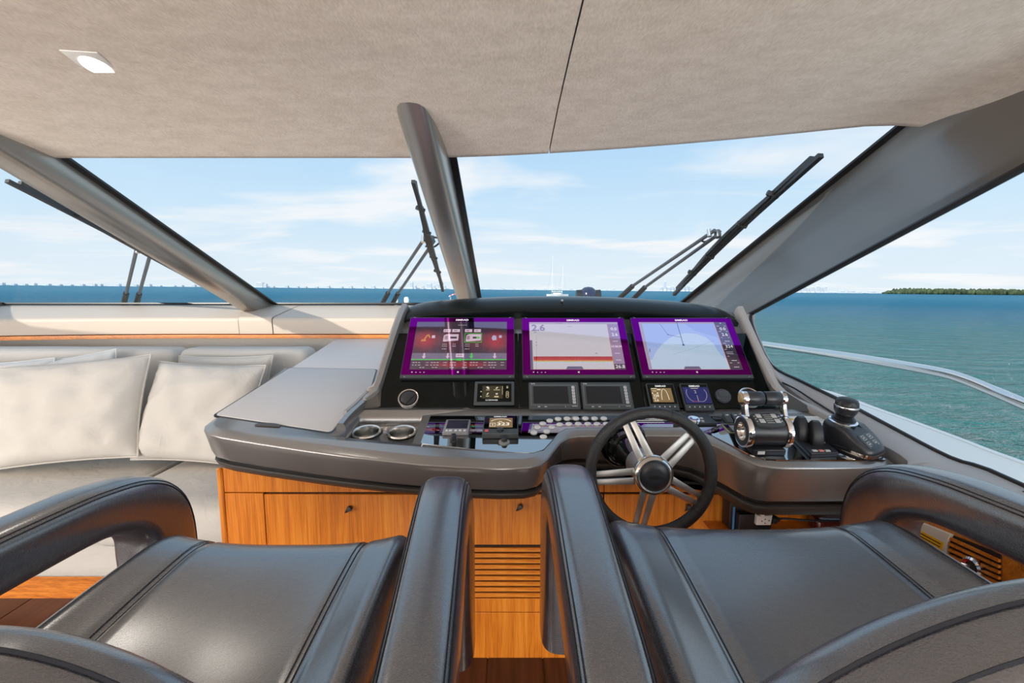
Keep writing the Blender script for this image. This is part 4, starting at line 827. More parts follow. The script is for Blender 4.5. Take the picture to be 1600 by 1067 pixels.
s.tx('2', 0.47, 0.70, 0.26, lcd('dial_white', (0.45, 0.42, 0.38))); s.q('needle', [line(0.5, 0.5, 0.5, 0.14, 0.012), (0.32, 0.62, 0.90, 0.95)], lcd('dial_needle', (0.35, 0.30, 0.22)), 3)

# ================================================================ wooden cabinet under the console
YC = 1.70
cab = thing('helm_cabinet', 'orange cherry wood cabinet under the helm console', 'cabinet', (0.05, 1.95, -1.5))
FC = Frame((0, YC, 0), (1, 0, 0), (0, 0, 1))         # n points aft, towards the seats
fbox('carcass', FC, -1.14, 1.235, -1.5, -0.74, -0.60, -0.014, M['darkgap'], cab)
def wp(name, x0, x1, z0, z1, h1=0.0, m='wood', parent=None, bev=0.0015, **k): return fbox(name, FC, x0, x1, z0, z1, -0.013, h1, M[m], parent or cab, bev=bev, seg=1, **k)
wp('corner_post', -1.15, -1.127, -1.5, -0.69, 0.004, bev=0.006); wp('top_rail', -1.124, 0.359, -0.788, -0.69); wp('top_rail', 0.361, 1.235, -0.788, -0.735)
wp('side_panel', -1.124, -0.974, -1.5, -0.792); wp('lower_panel', -0.206, 0.356, -1.5, -1.297); wp('vent_rail', -0.206, 0.356, -1.294, -1.236)
def latch(parent, px, py):
    p = PY(px, py, YC); fr = Frame((p.x, YC, p.z), (1, 0, 0), (0, 0, 1))
    k = lathe('latch', fr, [(0, 0.018), (0.008, 0.017), (0.011, 0.010), (0.009, 0.0)], M['greylow'], parent, seg=14)
    fpoly('latch_lever', fr.rot(R(-38)), [(-0.009, 0.006), (-0.004, 0.010), (0.006, 0.009), (0.009, 0.0), (0.002, -0.014), (-0.004, -0.024), (-0.008, -0.010)], 0.010, 0.017, M['rubber'], k, bev=0.002)
for x0, x1, z0, lt_ in ((-0.97, -0.212, -1.42, (547, 793)), (-0.206, 0.356, -1.006, (813, 790)), (0.362, 1.235, -1.42, (1075, 790))):
    dr = wp('door', x0, x1, z0, -0.797); latch(dr, *lt_)
fbox('vent_backing', FC, -0.206, 0.356, -1.236, -1.006, -0.012, -0.010, M['darkgap'], cab)
s0 = None
for k in range(9):
    z = -1.0195-0.0242*k
    if s0 is None: s0 = fbox('slat', FC, -0.206, 0.356, z-0.0165, z, -0.009, 0.0, M['woodx'], cab, bev=0.001, seg=1)
    else: copyat(s0, (0, 0, -0.0242*k))
wp('kick_panel', -0.97, -0.212, -1.5, -1.424); wp('kick_panel', 0.362, 1.235, -1.5, -1.424)

# ================================================================ sofa
def rbox(name, lo, hi, r, m, parent=None, n=(14, 10, 6), puff=(0, 0, 0), wob=0.0, seedv=0, tilt=None, **k):
    lo, hi = Vector(lo), Vector(hi); bm = bmesh.new(); c = (lo+hi)/2; hs = (hi-lo)/2; cache = {}
    def vert(p):
        key = tuple(round(x, 5) for x in p)
        if key not in cache:
            q = Vector([max(-hs[i]+r, min(hs[i]-r, p[i]*hs[i])) for i in range(3)]); w_ = Vector([p[i]*hs[i] for i in range(3)])
            d = w_-q; pos = q+d.normalized()*r if d.length > 1e-9 else w_
            for i in range(3):
                j, l = (i+1) % 3, (i+2) % 3
                pos[i] += puff[i]*(1-p[j]**2)*(1-p[l]**2)*p[i]
            pos = c+pos
            if wob: pos += noise.noise_vector(pos*6+Vector((seedv, 0, 0)))*wob
            if tilt: pos = tilt @ (pos-c)+c
            cache[key] = bm.verts.new(pos)
        return cache[key]
    def gl(i, k_):                                   # grid lines, denser towards the rounded rims
        t = 2*i/k_-1; return math.copysign(1-(1-abs(t))**1.6, t)
    for ax in range(3):
        a, b = (ax+1) % 3, (ax+2) % 3
        for sg in (-1, 1):
            for i in range(n[a]):
                for j in range(n[b]):
                    ps = []
                    for ii, jj in ((i, j), (i+1, j), (i+1, j+1), (i, j+1)):
                        p = [0, 0, 0]; p[ax] = sg; p[a] = gl(ii, n[a]); p[b] = gl(jj, n[b]); ps.append(vert(p))
                    try: bm.faces.new(ps)
                    except ValueError: pass
    return fin(name, bm, m, parent, smooth=80, **k)
sofa = thing('sofa', 'long cream upholstered sofa under the windscreen', 'sofa', (-2.4, 2.4, -1.5))
mesh('plinth', [(-4.25, 2.06, -1.495), (-1.2, 2.06, -1.495), (-1.2, 3.1, -1.495), (-4.25, 3.1, -1.495), (-4.25, 2.06, -1.31), (-1.2, 2.06, -1.31), (-1.2, 3.1, -1.31), (-4.25, 3.1, -1.31)], BOXF, M['woodx'], sofa, smooth=0)
rbox('base', (-4.25, 1.93, -1.31), (-1.17, 3.12, -1.08), 0.03, M['cream'], sofa)
rbox('seat_cushion', (-4.25, 1.84, -1.12), (-1.826, 2.82, -0.925), 0.055, M['cream'], sofa, puff=(0, 0.008, 0.02), wob=0.003)
rbox('seat_cushion', (-1.814, 1.84, -1.12), (-1.17, 2.82, -0.925), 0.055, M['cream'], sofa, puff=(0, 0.008, 0.02), wob=0.003, seedv=4)
tl = Matrix.Rotation(R(8), 3, 'X')
rbox('back_cushion', (-4.25, 2.74, -1.0), (-2.066, 2.94, -0.362), 0.06, M['cream'], sofa, puff=(0, 0.02, 0.0), wob=0.003, tilt=None)
rbox('back_cushion', (-2.054, 2.74, -1.0), (-1.25, 2.94, -0.362), 0.06, M['cream'], sofa, puff=(0, 0.02, 0.0), wob=0.003, seedv=9)
for x in (-1.82,): tube('welt', [(x, 1.86, -1.05), (x, 1.845, -0.99), (x, 1.87, -0.94), (x, 2.2, -0.930), (x, 2.7, -0.930)], 0.007, M['cream'], sofa)

def pillow(label, c, W_, H_, th, roll, lean, yaw, m, seedv):
    """scatter cushion; c is its centre, lean tips the top away from the camera"""
    rt = Matrix.Rotation(R(yaw), 3, 'Z') @ Matrix.Rotation(R(-lean), 3, 'X') @ Matrix.Rotation(R(roll), 3, 'Y')
    ax, az, an = rt @ Vector((1, 0, 0)), rt @ Vector((0, 0, 1)), rt @ Vector((0, -1, 0)); c = Vector(c)
    base = c-az*H_/2; t = thing('pillow', label, 'pillow', base, 'cream scatter cushions on the sofa'); n = 26; cache = {}; bm = bmesh.new()
    def pt(i, j, sg):
        u = 2*i/n-1; v = 2*j/n-1; u = math.copysign(1-(1-abs(u))**1.35, u); v = math.copysign(1-(1-abs(v))**1.35, v)
        edge = max(abs(u), abs(v)); X = u*W_/2*(1-0.055*(1-v*v)*abs(u)); Z = v*H_/2*(1-0.055*(1-u*u)*abs(v))
        T = th*0.5*((1-u**4)*(1-v**4))**0.55
        wr = noise.noise(Vector((u*3.2+seedv, v*3.2, 1.7)))*0.030+noise.noise(Vector((u*7+seedv, v*7-u*5*abs(v), 4.1)))*0.022*edge**2
        T += wr*(1-edge**6)*1.0
        if T < 0 or edge > 0.9999: T = 0
        return c+ax*X+az*Z+an*T*sg
    def vert(i, j, sg):
        k = (i, j, 0 if i in (0, n) or j in (0, n) else sg)
        if k not in cache: cache[k] = bm.verts.new(pt(i, j, sg))
        return cache[k]
    for sg in (1, -1):
        for i in range(n):
            for j in range(n): bm.faces.new([vert(*q, sg) for q in ((i, j), (i+1, j), (i+1, j+1), (i, j+1))])
    rim = [pt(i, 0, 1) for i in range(n)]+[pt(n, j, 1) for j in range(n)]+[pt(n-i, n, 1) for i in range(n)]+[pt(0, n-j, 1) for j in range(n)]
    fin('cover', bm, m, t, smooth=80); tube('piping', rim, 0.0048, m, t, closed=True, up=an, seg=6)
pillow('large cream cushion at the front left of the sofa', PY(104, 642, 2.30), 0.76, 0.54, 0.20, -4.5, 24, 4, M['cream'], 1)
pillow('cream cushion leaning beside the helm console', PY(312, 643, 2.36), 0.63, 0.53, 0.19, 1, 24, -6, M['cream'], 8)
pillow('cream cushion peeking out behind the one by the console', PY(345, 618, 2.585), 0.58, 0.47, 0.11, -1, 18, -4, M['cream'], 15)
pillow('white cushion tilted behind the large cream one', PY(112, 617, 2.58), 0.50, 0.46, 0.13, -9, 16, 6, M['white_cushion'], 22)
pillow('white cushion at the far left edge behind the large one', PY(-25, 632, 2.48), 0.66, 0.48, 0.13, -3, 18, 8, M['white_cushion'], 31)

# ================================================================ helm seats
def helm_seat(label, xl, xr, ail, air, bxc, bhw, btop, bdrop, zc, yfr, dza, bline=0.335):
    """xl, xr: cushion sides; ail / air: (x at front, x at back) of the left and right arm"""
    t = thing('helm_chair', label, 'helm seat', ((xl+xr)/2, 0.75, -1.5), 'pair of black leather helm seats'); xm = (xl+xr)/2; hw = (xr-xl)/2
    def top(u, y):
        z = zc-0.085*max(0, (yfr-0.12-y)/0.6)**1.35+0.035*abs(u)**3.0+0.065*max(0, (yfr-0.12-y)/0.6)*abs(u)**2.4
        for su in (-0.62, 0.62): z -= 0.007*math.exp(-((u-su)/0.022)**2)
        e = max(0, abs(u)-0.86)/0.14; z -= 0.075*(1-math.sqrt(max(0, 1-e*e)))
        k = max(0, y-(yfr-0.15))/0.15; z -= 0.17*(1-math.sqrt(max(0, 1-min(1, k)**2.4)))
        return z
    ys_ = [0.34+(yfr-0.15-0.34)*i/14 for i in range(15)]+[yfr-0.15+0.15*math.sin(R(90)*i/9) for i in range(1, 10)]; us = [-1+2*i/60 for i in range(61)]
    rings = []
    for y in ys_:
        fl = 1.0+0.08*(yfr-y)*0
        rings.append([Vector((xm+u*hw*fl, y, top(u, y))) for u in us]+[Vector((xm+u*hw*0.97, y-0.01, zc-0.19)) for u in us[::-4]])
    cu = loft('seat_cushion', rings, M['leather'], t, smooth=60)
    for su in (-0.62, 0.62):
        tube('seam', [Vector((xm+su*hw, y, top(su, y)+0.0022)) for y in ys_[:-3]], 0.0016, M['stitch'], cu, seg=5)
        for off in (-0.0085,):
            tube('stitch_line', [Vector((xm+su*hw+off, y, top(su+off/hw, y)+0.0004)) for y in ys_[:-3]], 0.0008, M['stitch'], cu, seg=4)
    for nm, (xf, xb), out_ in (('armrest', ail, -1), ('armrest', air, 1)):
        cl = [(0.30, -0.52), (0.42, -0.485), (0.60, -0.478), (0.78, -0.474), (0.90, -0.478), (0.985, -0.505), (1.035, -0.56), (1.048, -0.64), (1.045, -0.75), (1.04, -0.90)]
        pth = catmull([Vector((xf+(xb-xf)*max(0, (1.0-y)/0.6)**1.0, y+yfr-1.04, z+dza)) for y, z in cl], 5); rings = []; st = [[], [], [], []]; X = Vector((1, 0, 0)); npth = len(pth)
        for i, p in enumerate(pth):
            tg = (pth[min(i+1, npth-1)]-pth[max(i-1, 0)]).normalized(); s_ = (X-tg*X.dot(tg)).normalized(); nn = s_.cross(tg).normalized(); f = i/(npth-1)
            wd = 0.044+0.014*min(1, f/0.55); tk = 0.055+0.025*max(0, min(1, (f-0.45)/0.3))
            rings.append([p+s_*a+nn*b for a, b in superell(wd, tk, 36, 3.2)])
            for q, a in enumerate((-0.86, -0.76, 0.76, 0.86)): st[q].append(p+s_*wd*a+nn*(tk*(1-abs(a)**3.2)**(1/3.2)+0.0003))
        am = loft(nm, rings, M['leather'], t, smooth=60)
        for q in range(4): tube('stitch_line', st[q], 0.0011 if q in (1, 2) else 0.0016, M['stitch'], am, seg=4)
    # backrest, curved forward at both ends
    rings = []; st = [[], [], []]
    for i in range(41):
        s_ = -1+2*i/40; x = bxc+bhw*s_; yc = bline+0.03*abs(s_)**2.6; zt_ = btop-bdrop*abs(s_)**2.5; zb_ = -0.80; hh = (zt_-zb_)/2; zm = (zt_+zb_)/2; e = min(1, (1-abs(s_))/0.10+0.35)
        ring = []
        for a, b in superell(0.062*e, hh, 44, 4.5):
            w_ = 0.30 if b < 0 else 1.0; ring.append(Vector((x, yc+a*(1+0.12*max(0, b/hh))+0.07*(b-hh)/hh*0, zm+b)))
        rings.append(ring)
        for q, a in enumerate((-0.75, -0.45, 0.15)): st[q].append(Vector((x, yc+0.062*1.12*e*a, zm+hh*(1-abs(a)**4.5)**(1/4.5)+0.0006)))
    bk = loft('backrest', rings, M['leather'], t, smooth=60)
    for q in range(3): tube('stitch_line', st[q][3:-3], (0.0016, 0.0014, 0.0022)[q], M['stitch'], bk, seg=5)
    rbox('seat_pan', (xl+0.04, 0.40, zc-0.28), (xr-0.04, yfr-0.06, zc-0.18), 0.03, M['black'], t)
    lathe('pedestal', Frame((xm, 0.72, -1.5), (1, 0, 0), (0, 1, 0)), [(0, 0.006), (0.22, 0.006), (0.22, 0.02), (0.11, 0.05), (0.075, 0.10), (0.07, 1.5+zc-0.27), (0, 1.5+zc-0.27)], M['alu'], t)
    return t
helm_seat('left black leather helm seat ahead of the wood cabinet', -0.775, -0.215, (-0.855, -0.905), (-0.150, -0.104), -0.50, 0.42, -0.292, 0.40, -0.548, 1.03, 0.022)
helm_seat('right black leather helm seat behind the steering wheel', 0.205, 0.875, (0.130, 0.112), (0.915, 0.99), 0.560, 0.44, -0.240, 0.27, -0.534, 1.07, 0.034)

# ================================================================ steering wheel
FW = Frame((0.402, 1.265, -0.527), (1, 0, 0), (0, 0.10, 0.995))
t = thing('steering_wheel', 'black leather steering wheel with five twin silver spokes', 'steering wheel', FW.W(0, -0.19))
ring = [FW.W(0.1745*math.cos(a), 0.1745*math.sin(a)) for a in [2*math.pi*i/72 for i in range(72)]]
rim = sweep('rim', ring, superell(0.0165, 0.0175, 16, 2.3), mat('black_rim_leather', (0.012, 0.013, 0.015), 0.36, spec=0.6, nodes=n_leather), t, up=FW.n, closed=True, smooth=60)
for ag in (72, 150, -12, 205, 320, -58):
    c = FW.W(0.1745*math.cos(R(ag)), 0.1745*math.sin(R(ag))); er = (c-FW.o).normalized(); et = FW.n.cross(er)
    tube('rim_seam', [c+er*0.0172*math.cos(q)+FW.n*0.0182*math.sin(q) for q in [2*math.pi*i/20 for i in range(20)]], 0.0009, M['stitch'], rim, closed=True, up=et, seg=4)
for k, ag in enumerate((114, 42, -30, -102, 186)):
    fr = FW.rot(R(ag))
    for sg in (-1, 1):
        i0, i1 = (0.004, 0.0245) if sg > 0 else (-0.0245, -0.004); j0, j1 = (0.0035, 0.0195) if sg > 0 else (-0.0195, -0.0035)
        vs = [fr.W(0.040, i0, 0.020), fr.W(0.040, i1, 0.020), fr.W(0.165, j1, 0.000), fr.W(0.165, j0, 0.000)]
        mesh('spoke', [v-fr.n*0.005 for v in vs]+vs, BOXF, M['alu'], t, bev=0.0012)
lathe('hub', FW, [(0.0, 0.0), (0.048, 0.0), (0.056, 0.010), (0.0575, 0.022), (0.054, 0.032), (0.047, 0.037), (0.0425, 0.036), (0.041, 0.032), (0, 0.032)], mat('polished_hub', (0.72, 0.69, 0.64), 0.16, metal=1), t, seg=48)
cp = lathe('hub_cap', FW, [(0.0415, 0.030), (0.0415, 0.035), (0.038, 0.038), (0.02, 0.0405), (0, 0.041)], M['satin'], t, seg=40)
fe = FW.at(0.002, -0.003, 0.0405); em = M['black']
fpoly('emblem', fe, [(0.020*math.cos(q), 0.005*math.sin(q)) for q in [2*math.pi*i/20 for i in range(20)]], 0, 0.0010, em, cp); fpoly('emblem', fe, [(-0.012, -0.002), (0.013, -0.001), (0.008, 0.007), (-0.005, 0.006)], 0, 0.0014, em, cp)
bs = FW.W(-0.004, 0.0, -0.33)+Vector((0, 0, 0.01)); ax_ = (FW.o-bs).normalized(); FK = Frame(bs, (1, 0, 0), ax_.cross(Vector((1, 0, 0)))); LK = (FW.o-bs).length
lathe('column', FK, [(0.0, 0.0), (0.085, 0.0), (0.085, 0.012), (0.078, 0.02), (0.072, 0.03), (0.068, 0.06), (0.062, 0.062), (0.058, 0.10), (0.050, 0.105), (0.044, LK-0.06), (0.034, LK), (0, LK)], M['gloss'], t, seg=36)
lathe('column_ring', FK, [(0.0855, 0.002), (0.089, 0.006), (0.0855, 0.013), (0.083, 0.013), (0.083, 0.002)], M['steel'], t, seg=36, ring=True); lathe('column_sleeve', FK, [(0.046, LK-0.09), (0.048, LK-0.085), (0.042, LK-0.01), (0.03, LK)], M['alu'], t, seg=30)

# ================================================================ worktop controls
H0 = 0.0016
# round white push buttons
btns = [(834, 675), (839.6, 667), (848, 661), (859, 656.5), (872, 653.7), (886, 653.2), (900, 653), (914.6, 653), (929, 653), (943.5, 653), (849, 681.6), (854.3, 673.2), (862.5, 666.8), (874.6, 662.8), (888.9, 661.9), (903.5, 661.7), (918.4, 661.7), (933, 661.7), (947.4, 661.6)]
b0 = None; wb = mat('white_button', (0.80, 0.80, 0.79), 0.3)
for px, py in btns:
    a, b = FD.P(px, py, 0.004)
    if b0 is None: b0 = lathe('push_button', FD.at(a, b, H0), [(0.0128, 0.0), (0.0128, 0.0025), (0.0115, 0.004), (0.008, 0.0046), (0, 0.0046)], wb, console, seg=20); p0 = (a, b)
    else: copyat(b0, FD.a*(a-p0[0])+FD.b*(b-p0[1]))
text_m = M['ink']
for px, py in btns[3:]:
    a, b = FD.P(px, py, 0.011); quads('button_print', FD, [(a-0.005, a+0.005, b-0.0012, b+0.0012)], 0.0104, mat('grey_ink', (0.3, 0.3, 0.3), 0.6) if 'gi' not in globals() else gi, console) if False else None
# small grey display and autopilot with their knobs
d = Disp('instrument', 'small grey instrument with dark screen left of the autopilot display', ((698, 655), (735.5, 655), (731.5, 676.5), (690, 675.5)), 0.012, M['bezel2'], 'instrument', F=FD, h0=H0)
d.box('screen', 0.10, 0.93, 0.30, 0.92, 0.0008, mat('dark_blue_screen', (0.02, 0.025, 0.05), 0.12), 0)
for u0, u1 in ((0.11, 0.20), (0.24, 0.36), (0.45, 0.55), (0.62, 0.72), (0.80, 0.90)): d.box('key', u0, u1, 0.10, 0.20, 0.002, wb, 0.001)
d = Disp('autopilot', 'autopilot control head with amber screen reading 323', ((757, 649), (808.5, 649), (811, 677), (753, 677)), 0.022, M['bezel'], 'instrument', F=FD, h0=H0, bev=0.004)
d.q('glass_face', [(0.03, 0.97, 0.24, 0.97)], 0.0006, M['gloss']); d.tx('SIMRAD', 0.48, 0.90, 0.085, logo, 0.0014, sxy=1.15, bold=0.02, name='logo')
s = Scr(d, 0.17, 0.84, 0.30, 0.83, amb); s.tx('323', 0.60, 0.33, 0.42, ambw, bold=0.03)
s.q('compass_arc', [line(0.5+0.5*math.sin(R(-60+10*i)), 0.35+0.55*math.cos(R(-60+10*i)), 0.5+0.5*math.sin(R(-50+10*i)), 0.35+0.55*math.cos(R(-50+10*i)), 0.02) for i in range(12)]+[(0.03, 0.27, 0.42, 0.46), (0.03, 0.05, 0.1, 0.46), (0.25, 0.27, 0.1, 0.46), (0.03, 0.27, 0.1, 0.13), (0.13, 0.17, 0.2, 0.36), (0.4, 0.55, 0.58, 0.64)], ambw, 2)
d.box('red_key', 0.07, 0.17, 0.08, 0.19, 0.003, mat('red_key', (0.8, 0.12, 0.14), 0.4), 0.002)
for u0 in (0.27, 0.62, 0.82): d.box('key', u0, u0+0.11, 0.08, 0.18, 0.002, M['bezel'], 0.002)
lathe('dial', d.fr.at(0.495*d.W, 0.14*d.Hh, d.hb), [(0.012, 0), (0.012, 0.007), (0.010, 0.009), (0, 0.009)], M['satin'], d.t, seg=20)
def knob(label, px, py, r, h, ring):
    a, b = FD.P(px, py, 0.004); fr = FD.at(a, b, H0); t = thing('rotary_control', label, 'knob', fr.o, 'small black worktop knobs')
    lathe('skirt', fr, [(0, 0), (r*ring, 0), (r*ring, 0.004), (r*1.05, 0.006), (0, 0.006)], M['satin'] if ring < 1.6 else M['bezel2'], t, seg=22); lathe('grip', fr, [(r, 0.006), (r, h), (r*0.85, h+0.002), (0, h+0.002)], M['rubber'], t, seg=18); return t
knob('black knob in front of the small grey instrument', 709, 687, 0.009, 0.022, 1.5); knob('black knob on a grey ring below the autopilot', 788, 690, 0.010, 0.016, 1.9)
# warning print behind the wheel, sticker by the window
quads('warning_print', FD, [(FD.P(x0, y0)[0], FD.P(x1, y0)[0], FD.P(x0, y0)[1]-0.0035, FD.P(x0, y0)[1]+0.0035) for x0, x1, y0 in ((1000, 1022, 654.5), (992, 1036, 657.5), (995, 1038, 660.5))], H0+0.0004, M['whiteink'], console, kind='stuff')
sp_ = d_((1224, 651), (1288, 651), (1297, 661), (1233, 661)); fpoly('warning_sticker', FD, sp_, H0, H0+0.0006, M['wplastic'], console)
a, b = FD.P(1237, 655.5); fpoly('sticker_triangle', FD.at(a, b), [(-0.010, -0.008), (0.010, -0.008), (0, 0.010)], H0+0.0006, H0+0.001, M['yellow'], console)
quads('sticker_print', FD, [(FD.P(1248, y_)[0], FD.P(1286, y_)[0], FD.P(1248, y_)[1]-0.0012, FD.P(1248, y_)[1]+0.0012) for y_ in (654, 656, 658.5)], H0+0.001, M['bezel2'], console, kind='stuff')
# jog dial remote, rocker pair, framed key panel
t = thing('remote_keypad', 'flat black keypad with silver jog dial behind the wheel', 'keypad', dq(1095, 660))
fpoly('plate', FD, roundpoly(d_((1052, 649), (1052, 666), (1121, 664.5), (1103, 649)), 0.006), H0, 0.010, M['bezel'], t, bev=0.001)
a, b = FD.P(1084, 655, 0.02); lathe('jog_dial', FD.at(a, b, 0.010), [(0, 0.012), (0.008, 0.012), (0.012, 0.015), (0.020, 0.015), (0.024, 0.010), (0.022, 0.0)], M['chrome'], t, seg=26)
for px, py in ((1096, 653.5), (1098, 658)): a, b = FD.P(px, py, 0.011); lathe('key', FD.at(a, b, 0.010), [(0.007, 0), (0.006, 0.003), (0, 0.003)], M['btn'], t, seg=12)
for k, px in enumerate((1137, 1150)):
    a, b = FD.P(px, 654, 0.01); fr = FD.at(a, b, H0); t = thing('rocker_switch', ('left', 'right')[k]+' rocker switch behind the throttle', 'switch', fr.o, 'rocker switches')
    mesh('rocker', [fr.W(x, y, z) for x, y, z in ((-0.013, -0.024, 0), (0.013, -0.024, 0), (0.013, 0.024, 0), (-0.013, 0.024, 0), (-0.012, -0.022, 0.010), (0.012, -0.022, 0.010), (0.012, 0.022, 0.024), (-0.012, 0.022, 0.024))], BOXF, M['bezel'], t, bev=0.002); fbox('rocker_print', fr, -0.005, 0.005, 0.006, 0.012, 0.018, 0.0205, wb, t)
t = thing('framed_keypad', 'small panel with thin gold frame left of the throttle', 'key panel', dq(1142, 672)); fpoly('frame', FD, d_((1126, 663.5), (1139, 677.5), (1166, 677.5), (1155, 663.5)), H0, 0.004, mat('gold_frame', (0.45, 0.42, 0.22), 0.35, metal=0.6), t)
fpoly('face', FD, d_((1129, 664.5), (1141, 676.5), (1163, 676.5), (1153, 664.5)), 0.003, 0.0046, M['gloss'], t); fpoly('keys', FD, d_((1138, 666.5), (1145, 674.5), (1160, 674.5), (1152, 666.5)), 0.0046, 0.0056, M['bezel2'], t)

# throttle
a, b = FD.P(1193, 702, 0.0); FT = FD.at(a, b, H0); tl_ = thing('throttle', 'twin engine throttle with black handle and chrome end rings', 'throttle', FT.o)
fbox('base', FT, -0.060, 0.048, -0.045, 0.05, 0.0, 0.022, M['satin'], tl_, bev=0.004); fbox('base_label', FT, -0.045, -0.022, -0.0462, -0.044, 0.006, 0.017, wb, tl_)
cz = 0.066; FX = Frame(FT.W(0.004, 0.0, cz), FD.b, FD.n)                           # normal runs along the axle, to starboard
lathe('drum', FX, [(0, -0.066), (0.047, -0.066), (0.047, 0.046), (0, 0.046)], M['satin'], tl_, seg=40)
for s_ in (-1, 1):
    h0 = -0.088 if s_ < 0 else 0.040; e = lathe('end_ring', FX, [(0.030, h0), (0.052, h0), (0.055, h0+0.006), (0.055, h0+0.016), (0.050, h0+0.02), (0.030, h0+0.02)], M['chrome'], tl_, seg=40, ring=True)
    lathe('end_disc', FX, [(0.031, h0-0.0008 if s_ < 0 else h0+0.0208), (0.047, h0-0.0008 if s_ < 0 else h0+0.0208), (0.047, h0+0.004 if s_ < 0 else h0+0.016), (0.031, h0+0.004 if s_ < 0 else h0+0.016)], M['satin'], e, seg=40, ring=True); lathe('end_bore', FX, [(0, h0+0.012), (0.026, h0+0.012), (0.030, h0+0.001), (0.032, h0+0.001), (0.032, h0+0.018), (0, h0+0.018)], M['steel'], e, seg=30)
    x = -0.074 if s_ < 0 else 0.054; lv = [FT.W(x+0.004, 0.012, cz+0.045), FT.W(x+0.004, 0.026, cz+0.068), FT.W(x+0.004, 0.038, cz+0.098)]
    sweep('lever', catmull(lv, 5), superell(0.007, 0.017, 14, 3.5), M['chrome'], tl_, up=FD.b, smooth=50)
hc = FT.W(0.004, 0.040, cz+0.100); FH = Frame(hc, FD.b, FD.n)
for a0, a1 in ((-0.070, -0.013), (-0.009, 0.046)): lathe('grip', FH, [(0, a0), (0.0225, a0), (0.0245, a0+0.004), (0.0245, a1-0.003), (0.022, a1), (0, a1)], M['satin'], tl_, seg=28)
for a0, a1 in ((-0.084, -0.069), (0.045, 0.058)): lathe('grip_cap', FH, [(0, a0), (0.022, a0), (0.026, a0+0.004), (0.026, a1), (0, a1)], M['chrome'], tl_, seg=28)
FPd = Frame(FT.W(-0.010, -0.012, cz+0.046), FD.a, FD.b*0.93+FD.n*0.28)
pad = fpoly('control_pad', FPd, roundpoly([(-0.046, -0.028), (0, -0.036), (0.046, -0.028), (0.048, 0.03), (-0.048, 0.03)], 0.012), -0.008, 0.005, M['bezel'], tl_, bev=0.002)
for a0, b0_ in ((-0.034, 0.006), (-0.032, -0.018), (0.016, 0.006), (0.018, -0.018)): fbox('pad_key', FPd, a0, a0+0.017, b0_, b0_+0.018, 0.0045, 0.0065, M['btn'], pad, bev=0.001)
quads('pad_print', FPd, [(-0.010, 0.014, -0.018+0.009*i, -0.0165+0.009*i) for i in range(5)]+[(-0.042, -0.038, -0.012+0.012*i, -0.009+0.012*i) for i in range(3)]+[(0.038, 0.042, -0.012+0.012*i, -0.009+0.012*i) for i in range(3)], 0.0054, M['whiteink'], pad, kind='stuff')
# thruster levers on their low box
t = thing('thruster_control', 'low black thruster control with two ribbed paddles', 'thruster control', dq(1280, 705))
fpoly('case', FD, roundpoly(d_((1236, 686), (1266, 716), (1309, 714), (1274, 684)), 0.006), H0, 0.018, M['satin'], t, bev=0.002)
fpoly('lcd', FD, d_((1255, 691), (1266, 700), (1288, 699.5), (1276, 690.5)), 0.017, 0.0186, mat('grey_lcd', (0.35, 0.40, 0.40), 0.15), t)
for px, m_ in ((1273, 'black'), (1283, 'red'), (1293, 'black')): a, b = FD.P(px, 704, 0.019); fbox('key', FD.at(a, b), -0.008, 0.008, -0.005, 0.005, 0.017, 0.021, M['btn'] if m_ == 'black' else mat('pink_key', (0.7, 0.25, 0.22), 0.4), t, bev=0.001)
for k, (px, py) in enumerate(((1250, 684), (1272, 691))):
    a, b = FD.P(px, py, 0.018); fr = FD.at(a, b, 0.018).rot(R(-8)); rings = []
    for h, w_, l_, off in ((0, 0.018, 0.026, 0), (0.012, 0.020, 0.029, 0.001), (0.038, 0.019, 0.026, 0.006), (0.060, 0.016, 0.018, 0.012), (0.072, 0.011, 0.008, 0.015)): rings.append([fr.W(x, y+off, h) for x, y in superell(w_, l_, 20, 7)])
    pd = loft('paddle', rings, M['rubber'], t, smooth=30)
    for i in range(4): fbox('paddle_rib', fr, -0.012, 0.012, -0.016+0.004*i*0.9, -0.0145+0.004*i*0.9, 0.040+0.006*i, 0.043+0.006*i, M['black'], pd)
# joystick
a, b = FD.P(1334, 702, 0.0); FJ = FD.at(a, b, H0).rot(R(24)); tj = thing('joystick', 'black docking joystick with chrome collar beside the window', 'joystick', FJ.o)
def jr(sc, fn): return [FJ.W(x*sc, y*sc+0.012, fn(y*sc+0.012)) for x, y in superell(0.058, 0.088, 40, 3.4)]
topf = lambda y: 0.040+0.040*max(0, min(1, (y+0.055)/0.07))
loft('base', [jr(1.0, lambda y: 0), jr(1.0, lambda y: 0.006)], M['black'], tj); loft('base_band', [jr(1.0, lambda y: 0.006), jr(1.005, lambda y: 0.008), jr(1.0, lambda y: 0.018)], M['chrome'], tj)
loft('housing', [jr(0.99, lambda y: 0.018), jr(1.0, lambda y: 0.020), jr(0.97, lambda y: topf(y)-0.012), jr(0.92, lambda y: topf(y)-0.003), jr(0.84, topf), jr(0.4, topf)], M['satin'], tj, smooth=50)
FJp = Frame(FJ.W(0, -0.038, topf(-0.038)+0.0012), FJ.a, FJ.b*0.87+FJ.n*0.5)
kp = fpoly('key_pad', FJp, roundpoly([(-0.034, -0.028), (0.034, -0.028), (0.034, 0.026), (-0.034, 0.026)], 0.01), -0.004, 0.0012, M['bezel'], tj, bev=0.0005)
